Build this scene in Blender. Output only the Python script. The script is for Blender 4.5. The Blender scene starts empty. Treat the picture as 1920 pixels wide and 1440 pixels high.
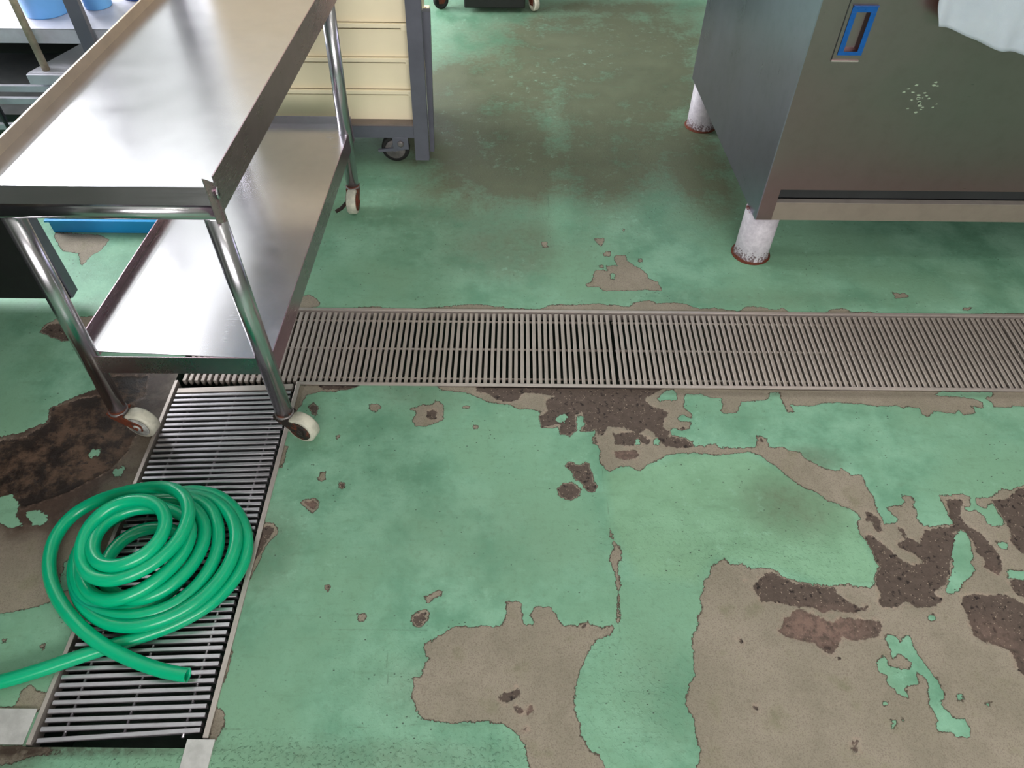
import bpy, bmesh, math, random
import numpy as np
from mathutils import Vector, Matrix
random.seed(7)
SC = bpy.context.scene
COL = SC.collection
PI = math.pi

# ------------------------------------------------------------------ camera, world, exposure, lights
FPX, TILT, ROLL, HC = 1392.0, math.radians(48.7), math.radians(0.55), 1.5
cF = Vector((0, math.cos(TILT), -math.sin(TILT)))
cU0 = Vector((0, math.sin(TILT), math.cos(TILT)))
cR0 = Vector((1, 0, 0))
cR = math.cos(ROLL) * cR0 + math.sin(ROLL) * cU0
cU = -math.sin(ROLL) * cR0 + math.cos(ROLL) * cU0
cam = bpy.data.cameras.new('camera')
cam.sensor_width = 36.0
cam.lens = FPX / 1920 * 36
cam.clip_start = 0.02
camo = bpy.data.objects.new('camera', cam)
COL.objects.link(camo)
camo.matrix_world = Matrix((( cR.x, cU.x, -cF.x, 0), (cR.y, cU.y, -cF.y, 0), (cR.z, cU.z, -cF.z, HC), (0, 0, 0, 1)))
SC.camera = camo

W = bpy.data.worlds.new('world'); SC.world = W
W.use_nodes = True
W.node_tree.nodes['Background'].inputs[0].default_value = (0.75, 0.85, 1.0, 1)
W.node_tree.nodes['Background'].inputs[1].default_value = 1.0
SC.view_settings.view_transform = 'Standard'
SC.view_settings.look = 'None'
SC.view_settings.exposure = -0.06
SC.view_settings.gamma = 1.0
SC.view_settings.use_curve_mapping = False

def area(name, loc, rot, sx, sy, power, col):
    l = bpy.data.lights.new(name, 'AREA'); l.shape = 'RECTANGLE'
    l.size = sx; l.size_y = sy; l.energy = power; l.color = col
    o = bpy.data.objects.new(name, l); o.location = loc; o.rotation_euler = rot
    COL.objects.link(o); return o
# daylight just outside the two openings of the left wall and the one in the rear wall
area('daylight_left_window', (-3.75, 3.9, 2.05), (0, -PI / 2, 0), 2.1, 3.4, 500, (0.95, 0.97, 1.0))
area('daylight_rear_window', (-1.9, 6.65, 1.6), (-PI / 2, 0, 0), 2.2, 1.5, 60, (0.95, 0.97, 1.0))
area('front_fill', (0.6, -2.65, 1.9), (PI / 2, 0, 0), 3.0, 1.2, 165, (1.0, 0.98, 0.95))  # added fill from behind the camera, mainly for the crate fronts

# ------------------------------------------------------------------ pixel -> world helpers (plain ray / plane intersections)
def ray(px, py):
    return cF + cR * ((px - 960) / FPX) - cU * ((py - 720) / FPX)
def fl(px, py, z=0.0):
    d = ray(px, py); t = (z - HC) / d.z
    return Vector((d.x * t, d.y * t, z))
def fln(P, z=0.0):
    return np.array([fl(a, b, z)[:2] for a, b in P])

# ------------------------------------------------------------------ material helpers
def lin(c):
    return tuple(((v / 255) / 12.92 if v / 255 <= 0.04045 else ((v / 255 + 0.055) / 1.055) ** 2.4) for v in c) + (1.0,)
class NT:
    def __init__(s, name):
        s.m = bpy.data.materials.new(name); s.m.use_nodes = True
        s.t = s.m.node_tree; s.b = s.t.nodes['Principled BSDF']
    def n(s, kind, **kw):
        nd = s.t.nodes.new(kind)
        for k, v in kw.items(): setattr(nd, k, v)
        return nd
    def l(s, a, b): s.t.links.new(a, b)
    def put(s, sock, v):
        if hasattr(v, 'links') or isinstance(v, bpy.types.NodeSocket): s.l(v, sock)
        else: sock.default_value = v
    def attr(s, name):
        return s.n('ShaderNodeAttribute', attribute_name=name).outputs['Fac']
    def co(s, which='Object'):
        return s.n('ShaderNodeTexCoord').outputs[which]
    def mapping(s, vec, scale=(1, 1, 1), rot=(0, 0, 0)):
        m = s.n('ShaderNodeMapping'); s.l(vec, m.inputs[0])
        m.inputs['Scale'].default_value = scale; m.inputs['Rotation'].default_value = rot
        return m.outputs[0]
    def noise(s, scale, detail=4, rough=0.55, vec=None, out='Fac', dist=0.0):
        nd = s.n('ShaderNodeTexNoise'); nd.inputs['Scale'].default_value = scale
        nd.inputs['Detail'].default_value = detail; nd.inputs['Roughness'].default_value = rough
        nd.inputs['Distortion'].default_value = dist
        s.l(vec if vec is not None else s.co(), nd.inputs['Vector'])
        return nd.outputs[out]
    def voro(s, scale, vec=None, feature='F1', out='Distance'):
        nd = s.n('ShaderNodeTexVoronoi', feature=feature); nd.inputs['Scale'].default_value = scale
        s.l(vec if vec is not None else s.co(), nd.inputs['Vector'])
        return nd.outputs[out]
    def ma(s, op, a, b=0.0, c=0.0, clamp=False):
        nd = s.n('ShaderNodeMath', operation=op, use_clamp=clamp)
        s.put(nd.inputs[0], a); s.put(nd.inputs[1], b)
        if op in ('MULTIPLY_ADD',): s.put(nd.inputs[2], c)
        return nd.outputs[0]
    def rng(s, v, a, b, c=0.0, d=1.0, smooth=True):
        nd = s.n('ShaderNodeMapRange'); nd.interpolation_type = 'SMOOTHSTEP' if smooth else 'LINEAR'
        s.put(nd.inputs[0], v)
        for i, x in enumerate((a, b, c, d)): nd.inputs[i + 1].default_value = x
        return nd.outputs[0]
    def mix(s, f, a, b, blend='MIX'):
        nd = s.n('ShaderNodeMix', data_type='RGBA', blend_type=blend)
        s.put(nd.inputs[0], f); s.put(nd.inputs[6], a); s.put(nd.inputs[7], b)
        return nd.outputs[2]
    def mixf(s, f, a, b):
        nd = s.n('ShaderNodeMix', data_type='FLOAT')
        s.put(nd.inputs[0], f); s.put(nd.inputs[2], a); s.put(nd.inputs[3], b)
        return nd.outputs[0]
    def bump(s, h, strength=0.3, dist=0.001, normal=None):
        nd = s.n('ShaderNodeBump'); nd.inputs['Strength'].default_value = strength
        nd.inputs['Distance'].default_value = dist; s.l(h, nd.inputs['Height'])
        if normal is not None: s.l(normal, nd.inputs['Normal'])
        return nd.outputs[0]
    def set(s, **kw):
        names = dict(color='Base Color', rough='Roughness', metal='Metallic', normal='Normal', spec='Specular IOR Level',
                     trans='Transmission Weight', sub='Subsurface Weight', alpha='Alpha', coat='Coat Weight', ior='IOR', aniso='Anisotropic')
        for k, v in kw.items(): s.put(s.b.inputs[names[k]], v)
        return s

def m_simple(name, c, rough=0.5, metal=0.0, var=0.12, scale=8, bump=0.1):
    t = NT(name); L = lin(c)
    D = tuple(x * (1 - 2 * var) for x in L[:3]) + (1,)
    f = t.rng(t.noise(scale, 5, 0.6), 0.3, 0.7)
    t.set(color=t.mix(f, D, L), rough=t.mixf(t.noise(scale * 3, 4), rough * 0.75, min(1, rough * 1.25)), metal=metal,
          normal=t.bump(t.noise(scale * 12, 3), bump, 0.0006))
    return t.m
def m_steel(name, c, rough=0.25, brush=(3, 90, 90), smudge=0.35, metal=1.0):
    t = NT(name); L = lin(c)
    br = t.noise(6, 3, 0.5, vec=t.mapping(t.co(), brush))
    big = t.noise(3.5, 5, 0.6, dist=0.6)
    sm = t.noise(22, 5, 0.65)
    spots = t.rng(t.voro(60, out='Distance'), 0.03, 0.06, 1.0, 0.0)
    gate = t.ma('MULTIPLY', spots, t.rng(t.noise(9, 2), 0.58, 0.66))
    col = t.mix(t.ma('MULTIPLY', t.rng(sm, 0.4, 0.75), smudge), L, tuple(x * 0.72 for x in L[:3]) + (1,))
    r = t.ma('MAXIMUM', t.ma('ADD', t.ma('MULTIPLY', t.ma('SUBTRACT', br, 0.5), 0.06), t.ma('MULTIPLY_ADD', t.ma('SUBTRACT', big, 0.5), 0.16, rough)), 0.19)
    t.set(color=col, rough=r, metal=metal, normal=t.bump(big, 0.25, 0.0012))
    return t.m

M = {}
M['steel'] = m_steel('stainless_steel', (222, 218, 224), 0.24, (2, 60, 60), 0.2)
M['rim_inner'] = m_steel('stainless_rim_brushed', (206, 190, 172), 0.5, (60, 3, 60))
M['steel_side'] = m_steel('stainless_side', (196, 166, 178), 0.28, (60, 3, 60))
M['tube'] = m_steel('stainless_tube', (206, 202, 208), 0.24, (60, 60, 3), 0.2)
M['cab_front'] = m_steel('cabinet_steel_front', (158, 138, 140), 0.3, (2, 60, 60), 0.25)
M['cab_side'] = m_steel('cabinet_steel_side', (168, 164, 186), 0.3, (60, 60, 2), 0.3)
M['rail'] = m_steel('brushed_rail_steel', (176, 160, 150), 0.4, (60, 60, 4), 0.3, 0.7)
M['bar'] = m_steel('grate_steel', (176, 164, 156), 0.5, (40, 40, 4), 0.5, 0.55)
M['bar_left'] = m_steel('grate_steel_left', (192, 186, 192), 0.34, (40, 40, 4), 0.4, 0.85)
M['frame'] = m_steel('edge_steel', (190, 178, 172), 0.42, (6, 6, 60), 0.5, 0.6)
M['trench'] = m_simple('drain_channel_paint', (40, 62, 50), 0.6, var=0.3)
M['cream'] = m_simple('cream_plastic', (252, 236, 204), 0.42, var=0.02, scale=4, bump=0.02)
M['rack'] = m_simple('grey_steel_paint', (104, 104, 116), 0.45, 0.2, var=0.1)
M['shelf_tan'] = m_simple('worn_tan_shelf', (128, 114, 108), 0.6, var=0.1)
M['rubber'] = m_simple('black_rubber', (26, 24, 24), 0.7)
M['rim'] = m_simple('castor_rim_grey', (140, 132, 132), 0.45, 0.4, var=0.2, scale=40)
M['nylon'] = m_simple('worn_white_nylon', (212, 206, 190), 0.5, var=0.16, scale=45)
M['nylon_dirty'] = m_simple('greyed_nylon_hub', (186, 184, 180), 0.55, var=0.3, scale=60)
M['blue'] = m_simple('blue_plastic', (34, 150, 214), 0.35, var=0.06)
M['blue_pale'] = m_simple('pale_blue_plastic', (112, 178, 244), 0.4, var=0.06)
M['blue_deep'] = m_simple('deep_blue_plastic', (24, 66, 130), 0.4, var=0.06)
M['tape'] = m_simple('blue_protective_film', (6, 84, 160), 0.3, var=0.1, scale=60, bump=0.4)
M['black'] = m_simple('matt_black_panel', (16, 17, 16), 0.6)
M['dark_steel'] = m_simple('dark_grey_steel', (52, 54, 56), 0.5, 0.3)
M['wall'] = m_simple('grey_wall_paint', (168, 170, 166), 0.8, var=0.06, scale=2)
M['wall_dim'] = m_simple('olive_grey_wall_paint', (104, 104, 96), 0.8, var=0.06, scale=2)
M['ceil'] = m_simple('pale_ceiling_board', (190, 190, 186), 0.85, var=0.04, scale=2)
M['alu'] = m_simple('aluminium_window_frame', (170, 172, 174), 0.4, 0.8)
M['beige_pole'] = m_simple('worn_beige_pole', (176, 160, 136), 0.5, var=0.2, scale=30)
M['white_plate'] = m_simple('whitened_steel_plate', (206, 202, 200), 0.35, 0.3, var=0.12, scale=30, bump=0.5)
M['silver'] = m_simple('dented_foil_grey', (204, 202, 214), 0.4, 0.25, var=0.1, scale=12, bump=0.3)
M['paper'] = m_simple('pale_wrapping', (176, 196, 168), 0.6, var=0.08)

def m_rust(name, base, amount):
    t = NT(name)
    n = t.noise(35, 6, 0.65)
    f = t.rng(n, 0.62 - amount * 0.4, 0.72 - amount * 0.4)
    rust = t.mix(t.noise(90, 4), lin((46, 22, 16)), lin((128, 58, 30)))
    t.set(color=t.mix(f, lin(base), rust), rough=0.75, normal=t.bump(n, 0.6, 0.002)); return t.m
M['rust'] = m_rust('rusted_fork', (70, 44, 36), 0.75)
M['rust_black'] = m_rust('blackened_rust', (34, 26, 22), 0.3)

def m_leg():      # white pipe leg rusting towards its foot
    t = NT('white_leg_paint_with_rust')
    z = t.n('ShaderNodeSeparateXYZ'); t.l(t.co(), z.inputs[0])
    n = t.noise(55, 6, 0.7); n2 = t.noise(160, 4, 0.6)
    low = t.rng(z.outputs[2], 0.008, 0.075, 0.22, -0.12)
    f1 = t.rng(t.ma('ADD', n2, low), 0.66, 0.72)
    foot = t.rng(t.ma('ADD', z.outputs[2], t.ma('MULTIPLY', t.ma('SUBTRACT', n, 0.5), 0.03)), 0.004, 0.009, 1.0, 0.0)
    top = t.rng(t.ma('ADD', z.outputs[2], t.ma('MULTIPLY', t.ma('SUBTRACT', n, 0.5), 0.05)), 0.169, 0.172)
    c = t.mix(t.rng(n, 0.3, 0.7), lin((178, 170, 180)), lin((204, 196, 204)))
    c = t.mix(t.ma('MULTIPLY', f1, 0.85), c, lin((92, 62, 66)))
    c = t.mix(t.ma('MAXIMUM', foot, top), c, lin((104, 48, 28)))
    t.set(color=c, rough=0.45, normal=t.bump(t.ma('ADD', n2, f1), 0.5, 0.0015)); return t.m
M['leg_white'] = m_leg()

def m_hose():
    t = NT('green_translucent_vinyl')
    n = t.noise(5, 3)
    sp = t.rng(t.voro(7.0), 0.05, 0.11, 1.0, 0.0)
    c = t.mix(n, lin((0, 150, 108)), lin((0, 190, 138)))
    c = t.mix(t.ma('MULTIPLY', sp, 0.5), c, lin((0, 92, 84)))
    t.set(color=c, rough=0.27, sub=0.5, normal=t.bump(t.noise(40, 3), 0.05, 0.001))
    t.b.inputs['Subsurface Radius'].default_value = (0.004, 0.03, 0.015)
    t.b.inputs['Subsurface Scale'].default_value = 0.5
    return t.m
M['hose'] = m_hose()
def m_cloth():
    t = NT('white_cotton_cloth')
    t.set(color=t.mix(t.noise(14, 4), lin((176, 182, 194)), lin((198, 202, 208))), rough=0.9, sub=0.1,
          normal=t.bump(t.ma('ADD', t.noise(18, 4), t.ma('MULTIPLY', t.noise(600, 2), 0.2)), 0.5, 0.004)); return t.m
M['cloth'] = m_cloth()

# --- the floor: old green coat, bare concrete where it peeled, dark aggregate where the screed has gone
def m_floor():
    t = NT('green_painted_concrete_floor')
    P = t.co()
    e1 = t.ma('SUBTRACT', t.noise(45, 7, 0.68, vec=P), 0.5)
    e2 = t.ma('SUBTRACT', t.noise(160, 5, 0.6, vec=P), 0.5)
    edge = t.ma('MULTIPLY_ADD', e1, 0.02, t.ma('MULTIPLY', e2, 0.010))
    sb = t.ma('ADD', t.attr('bare'), edge)
    sd = t.ma('ADD', t.attr('deep'), t.ma('MULTIPLY_ADD', e1, 0.02, t.ma('MULTIPLY', e2, 0.012)))
    bare = t.rng(sb, -0.0005, 0.0005)
    deep = t.ma('MULTIPLY', t.rng(sd, -0.0012, 0.0012), bare)
    # dark rim where the coat breaks off
    rim = t.ma('MULTIPLY', t.rng(sb, -0.0012, 0.0003), t.rng(sb, 0.0004, 0.0026, 1.0, 0.0))
    n_big = t.noise(1.6, 5, 0.6, vec=P); n_mid = t.noise(7, 6, 0.65, vec=P); n_fine = t.noise(60, 5, 0.7, vec=P)
    n_micro = t.noise(420, 2, 0.5, vec=P)
    g = t.mix(t.rng(n_mid, 0.32, 0.68), lin((100, 146, 120)), lin((136, 180, 154)))
    g = t.mix(t.rng(n_big, 0.42, 0.6), g, lin((122, 162, 134)))
    g = t.mix(t.ma('MULTIPLY', t.attr('pale'), 0.6), g, t.mix(n_mid, lin((118, 148, 116)), lin((140, 182, 146))))
    g = t.mix(t.ma('MULTIPLY', t.rng(n_fine, 0.5, 0.72), 0.38), g, lin((104, 138, 112)))
    stain_shade = t.ma('MULTIPLY', t.attr('stain_shade'), t.rng(t.ma('ADD', n_mid, t.ma('MULTIPLY', n_fine, 0.4)), 0.42, 0.92, 0.45, 1.25))
    g = t.mix(t.ma('MINIMUM', stain_shade, 0.92), g, t.mix(n_mid, lin((68, 64, 48)), lin((108, 108, 86))))
    # pale scuffs and paler worn patches
    sc = t.ma('MULTIPLY', t.rng(t.noise(26, 7, 0.75, vec=P), 0.54, 0.74), t.rng(t.noise(2.6, 3, vec=P), 0.42, 0.62))
    g = t.mix(t.ma('MULTIPLY', sc, 0.5), g, lin((160, 204, 180)))
    sw = t.rng(t.noise(9, 6, 0.7, vec=t.mapping(P, (1, 5, 1), (0, 0, 0.3))), 0.52, 0.75)
    g = t.mix(t.ma('MULTIPLY', sw, 0.28), g, lin((92, 124, 98)))
    # fine pepper of grit and pin chips
    fleck = t.ma('MULTIPLY', t.rng(t.voro(48, vec=t.mapping(P, (1, 1.6, 1), (0, 0, 0.5))), 0.07, 0.12, 1.0, 0.0), t.rng(t.noise(6, 3, vec=P), 0.46, 0.58))
    g = t.mix(t.ma('MULTIPLY', fleck, 0.9), g, lin((52, 64, 54)))
    grit = t.rng(n_micro, 0.62, 0.72)
    g = t.mix(t.ma('MULTIPLY', grit, 0.4), g, lin((84, 120, 98)))
    b = t.mix(t.rng(n_mid, 0.35, 0.7), lin((136, 127, 112)), lin((156, 144, 130)))
    b = t.mix(t.rng(t.noise(14, 5, vec=P), 0.52, 0.75), b, lin((128, 122, 102)))
    b = t.mix(t.ma('MULTIPLY', t.rng(n_fine, 0.5, 0.75), 0.3), b, lin((164, 150, 134)))
    b = t.mix(t.ma('MULTIPLY', t.rng(n_micro, 0.45, 0.7), 0.5), b, lin((108, 96, 86)))
    b = t.mix(t.ma('MULTIPLY', t.attr('wet'), t.rng(n_mid, 0.35, 0.72, 1.0, 0.5)), b, t.mix(n_fine, lin((46, 34, 28)), lin((84, 64, 54))))
    d = t.mix(n_fine, lin((66, 54, 49)), lin((104, 90, 82)))
    peb = t.rng(t.voro(190, vec=P), 0.16, 0.3, 1.0, 0.0)
    pick = t.rng(t.noise(120, 2, vec=P), 0.5, 0.6)
    d = t.mix(t.ma('MULTIPLY', t.ma('MULTIPLY', peb, pick), 0.75), d, lin((176, 158, 138)))
    d = t.mix(t.ma('MULTIPLY', t.attr('wet'), 0.75), d, t.mix(t.rng(t.noise(13, 6, 0.7, vec=P), 0.42, 0.62), lin((30, 20, 16)), lin((94, 72, 58))))
    d = t.mix(t.rng(t.noise(90, 3, vec=P), 0.56, 0.7), d, lin((42, 34, 32)))
    dfade = t.attr('fade')
    d = t.mix(t.ma('MULTIPLY', t.ma('MULTIPLY', dfade, t.rng(n_fine, 0.3, 0.6)), 0.85), d, lin((132, 106, 96)))
    halo = t.ma('MULTIPLY', t.rng(sd, -0.010, -0.001), t.rng(n_fine, 0.4, 0.7))
    b = t.mix(t.ma('MULTIPLY', halo, 0.5), b, lin((168, 142, 128)))
    c = t.mix(bare, g, b)
    c = t.mix(deep, c, d)
    c = t.mix(t.ma('MULTIPLY', rim, 0.85), c, lin((60, 44, 36)))
    cr = t.ma('MULTIPLY', t.rng(t.ma('ADD', t.attr('crack'), t.ma('MULTIPLY', e1, 0.006)), 0.0008, 0.0026, 1.0, 0.0), t.rng(t.noise(11, 3, vec=P), 0.44, 0.6))
    c = t.mix(t.ma('MULTIPLY', cr, 0.55), c, lin((70, 84, 66)))
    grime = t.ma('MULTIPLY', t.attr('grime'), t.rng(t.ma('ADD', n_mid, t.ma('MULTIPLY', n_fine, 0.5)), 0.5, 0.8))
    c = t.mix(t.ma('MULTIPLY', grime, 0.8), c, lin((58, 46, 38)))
    rg = t.mixf(t.rng(n_mid, 0.35, 0.65), 0.42, 0.6)
    rr = t.mixf(bare, rg, 0.72)
    rr = t.mixf(t.ma('MULTIPLY', t.attr('wet'), 0.6), rr, 0.4)
    h = t.ma('MULTIPLY_ADD', bare, -1.0, t.ma('MULTIPLY', deep, -1.0))
    h = t.ma('MULTIPLY_ADD', t.ma('MULTIPLY', n_fine, deep), 1.6, h)
    rough_zone = t.ma('MULTIPLY_ADD', t.attr('lumpy'), 1.6, 0.15)
    lump = t.ma('MULTIPLY', t.rng(t.noise(130, 3, 0.5, vec=P), 0.5, 0.75), rough_zone)
    h = t.ma('ADD', h, lump)
    h = t.ma('MULTIPLY_ADD', n_micro, t.mixf(bare, 0.1, 0.25), h)
    t.set(color=c, rough=rr, spec=0.25, normal=t.bump(h, 0.75, 0.0016))
    return t.m
M['floor'] = m_floor()

# ------------------------------------------------------------------ mesh helpers
class MB:
    def __init__(s): s.v = []; s.f = []; s.mi = []; s.smooth = []
    def add(s, vs, fs, mi=0, smooth=False):
        o = len(s.v); s.v += [tuple(v) for v in vs]
        for f in fs: s.f.append(tuple(i + o for i in f)); s.mi.append(mi); s.smooth.append(smooth)
        return s
    def hexa(s, b, t, mi=0):      # bottom 4 and top 4 corners, counter-clockwise
        return s.add(list(b) + list(t), [(3, 2, 1, 0), (4, 5, 6, 7), (0, 1, 5, 4), (1, 2, 6, 5), (2, 3, 7, 6), (3, 0, 4, 7)], mi)
    def box(s, x0, x1, y0, y1, z0, z1, mi=0):
        return s.hexa([(x0, y0, z0), (x1, y0, z0), (x1, y1, z0), (x0, y1, z0)], [(x0, y0, z1), (x1, y0, z1), (x1, y1, z1), (x0, y1, z1)], mi)
    def wallq(s, a, b, z0, z1, th, mi=0):     # vertical sheet from a=(x,y) to b, thickness th to the left of a->b
        a = Vector(a); b = Vector(b); d = (b - a).normalized(); n = Vector((-d.y, d.x)) * th
        P = [a, b, b + n, a + n]
        return s.hexa([(p.x, p.y, z0) for p in P], [(p.x, p.y, z1) for p in P], mi)
    def tube(s, path, r, n=16, cap=True, mi=0, smooth=True, inner=None):
        path = [Vector(p) for p in path]; L = len(path)
        rr = r if isinstance(r, (list, tuple)) else [r] * L
        T = [(path[min(i + 1, L - 1)] - path[max(i - 1, 0)]).normalized() for i in range(L)]
        up = Vector((0, 0, 1)) if abs(T[0].z) < 0.9 else Vector((1, 0, 0))
        N = (up - T[0] * up.dot(T[0])).normalized(); vs = []; Ns = []
        for i in range(L):
            N = (N - T[i] * N.dot(T[i])).normalized(); B = T[i].cross(N); Ns.append((N.copy(), B))
            for k in range(n):
                a = 2 * PI * k / n; vs.append(path[i] + (N * math.cos(a) + B * math.sin(a)) * rr[i])
        fs = [(i * n + k, i * n + (k + 1) % n, (i + 1) * n + (k + 1) % n, (i + 1) * n + k) for i in range(L - 1) for k in range(n)]
        s.add(vs, fs, mi, smooth)
        if inner:
            vs2 = []
            for i in (0, 1, 2, 3):
                N_, B = Ns[i]
                for k in range(n):
                    a = 2 * PI * k / n; vs2.append(path[i] + (N_ * math.cos(a) + B * math.sin(a)) * inner)
            s.add([*vs[:n], *vs2], [(k, n + k, n + (k + 1) % n, (k + 1) % n) for k in range(n)] +
                  [(n + i * n + k, n + (i + 1) * n + k, n + (i + 1) * n + (k + 1) % n, n + i * n + (k + 1) % n) for i in range(3) for k in range(n)], mi, smooth)
            s.add([v for v in vs[-n:]], [tuple(range(n))], mi)
        elif cap:
            s.add(vs[:n], [tuple(reversed(range(n)))], mi); s.add(vs[-n:], [tuple(range(n))], mi)
        return s
    def lathe(s, prof, c=(0, 0, 0), axis='Z', n=24, mi=0, rot=None):     # profile [(r, h)]
        vs = []; c = Vector(c)
        for r, h in prof:
            for k in range(n):
                a = 2 * PI * k / n; v = Vector((r * math.cos(a), r * math.sin(a), h))
                if axis == 'X': v = Vector((v.z, v.x, v.y))
                if axis == 'Y': v = Vector((v.y, v.z, v.x))
                if rot is not None: v = rot @ v
                vs.append(v + c)
        m = len(prof)
        fs = [(i * n + k, i * n + (k + 1) % n, (i + 1) * n + (k + 1) % n, (i + 1) * n + k) for i in range(m - 1) for k in range(n)]
        s.add(vs, fs, mi, True)
        s.add(vs[:n], [tuple(reversed(range(n)))], mi); s.add(vs[-n:], [tuple(range(n))], mi)
        return s
    def mesh(s, name, mats):
        me = bpy.data.meshes.new(name); me.from_pydata(s.v, [], s.f)
        for m in (mats if isinstance(mats, (list, tuple)) else [mats]): me.materials.append(m)
        me.polygons.foreach_set('material_index', s.mi); me.polygons.foreach_set('use_smooth', s.smooth)
        me.update(); return me
    def obj(s, name, mats, parent=None, bevel=0.0, recalc=True, fix=True):
        me = s.mesh(name, mats)
        if recalc:
            bm = bmesh.new(); bm.from_mesh(me)
            if any(s.smooth): bmesh.ops.remove_doubles(bm, verts=bm.verts, dist=1e-6)
            bmesh.ops.recalc_face_normals(bm, faces=bm.faces); bm.to_mesh(me); bm.free()
        o = bpy.data.objects.new(name, me); COL.objects.link(o)
        if parent is not None:
            o.parent = parent
            o.matrix_parent_inverse = Matrix.Identity(4)
            w = parent_world(parent)
            me.transform(Matrix.Translation(-w))
        if bevel > 0:
            b = o.modifiers.new('edge_bevel', 'BEVEL'); b.width = bevel; b.segments = 2; b.limit_method = 'ANGLE'; b.angle_limit = 0.6
            o.modifiers.new('weighted', 'WEIGHTED_NORMAL') if False else None
        return o
def parent_world(o):
    w = Vector((0, 0, 0))
    while o is not None: w += Vector(o.location); o = o.parent
    return w
def thing(name, label, cat, loc=(0, 0, 0), group=None):
    o = bpy.data.objects.new(name, None); o.empty_display_size = 0.05; o.location = loc; COL.objects.link(o)
    o['label'] = label; o['category'] = cat
    if group: o['group'] = group
    return o
def tag(o, label, cat, group=None):
    o['label'] = label; o['category'] = cat
    if group: o['group'] = group
    return o
def struct(o): o['kind'] = 'structure'; return o
def plabel(o, s): o['label'] = s; return o

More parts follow.
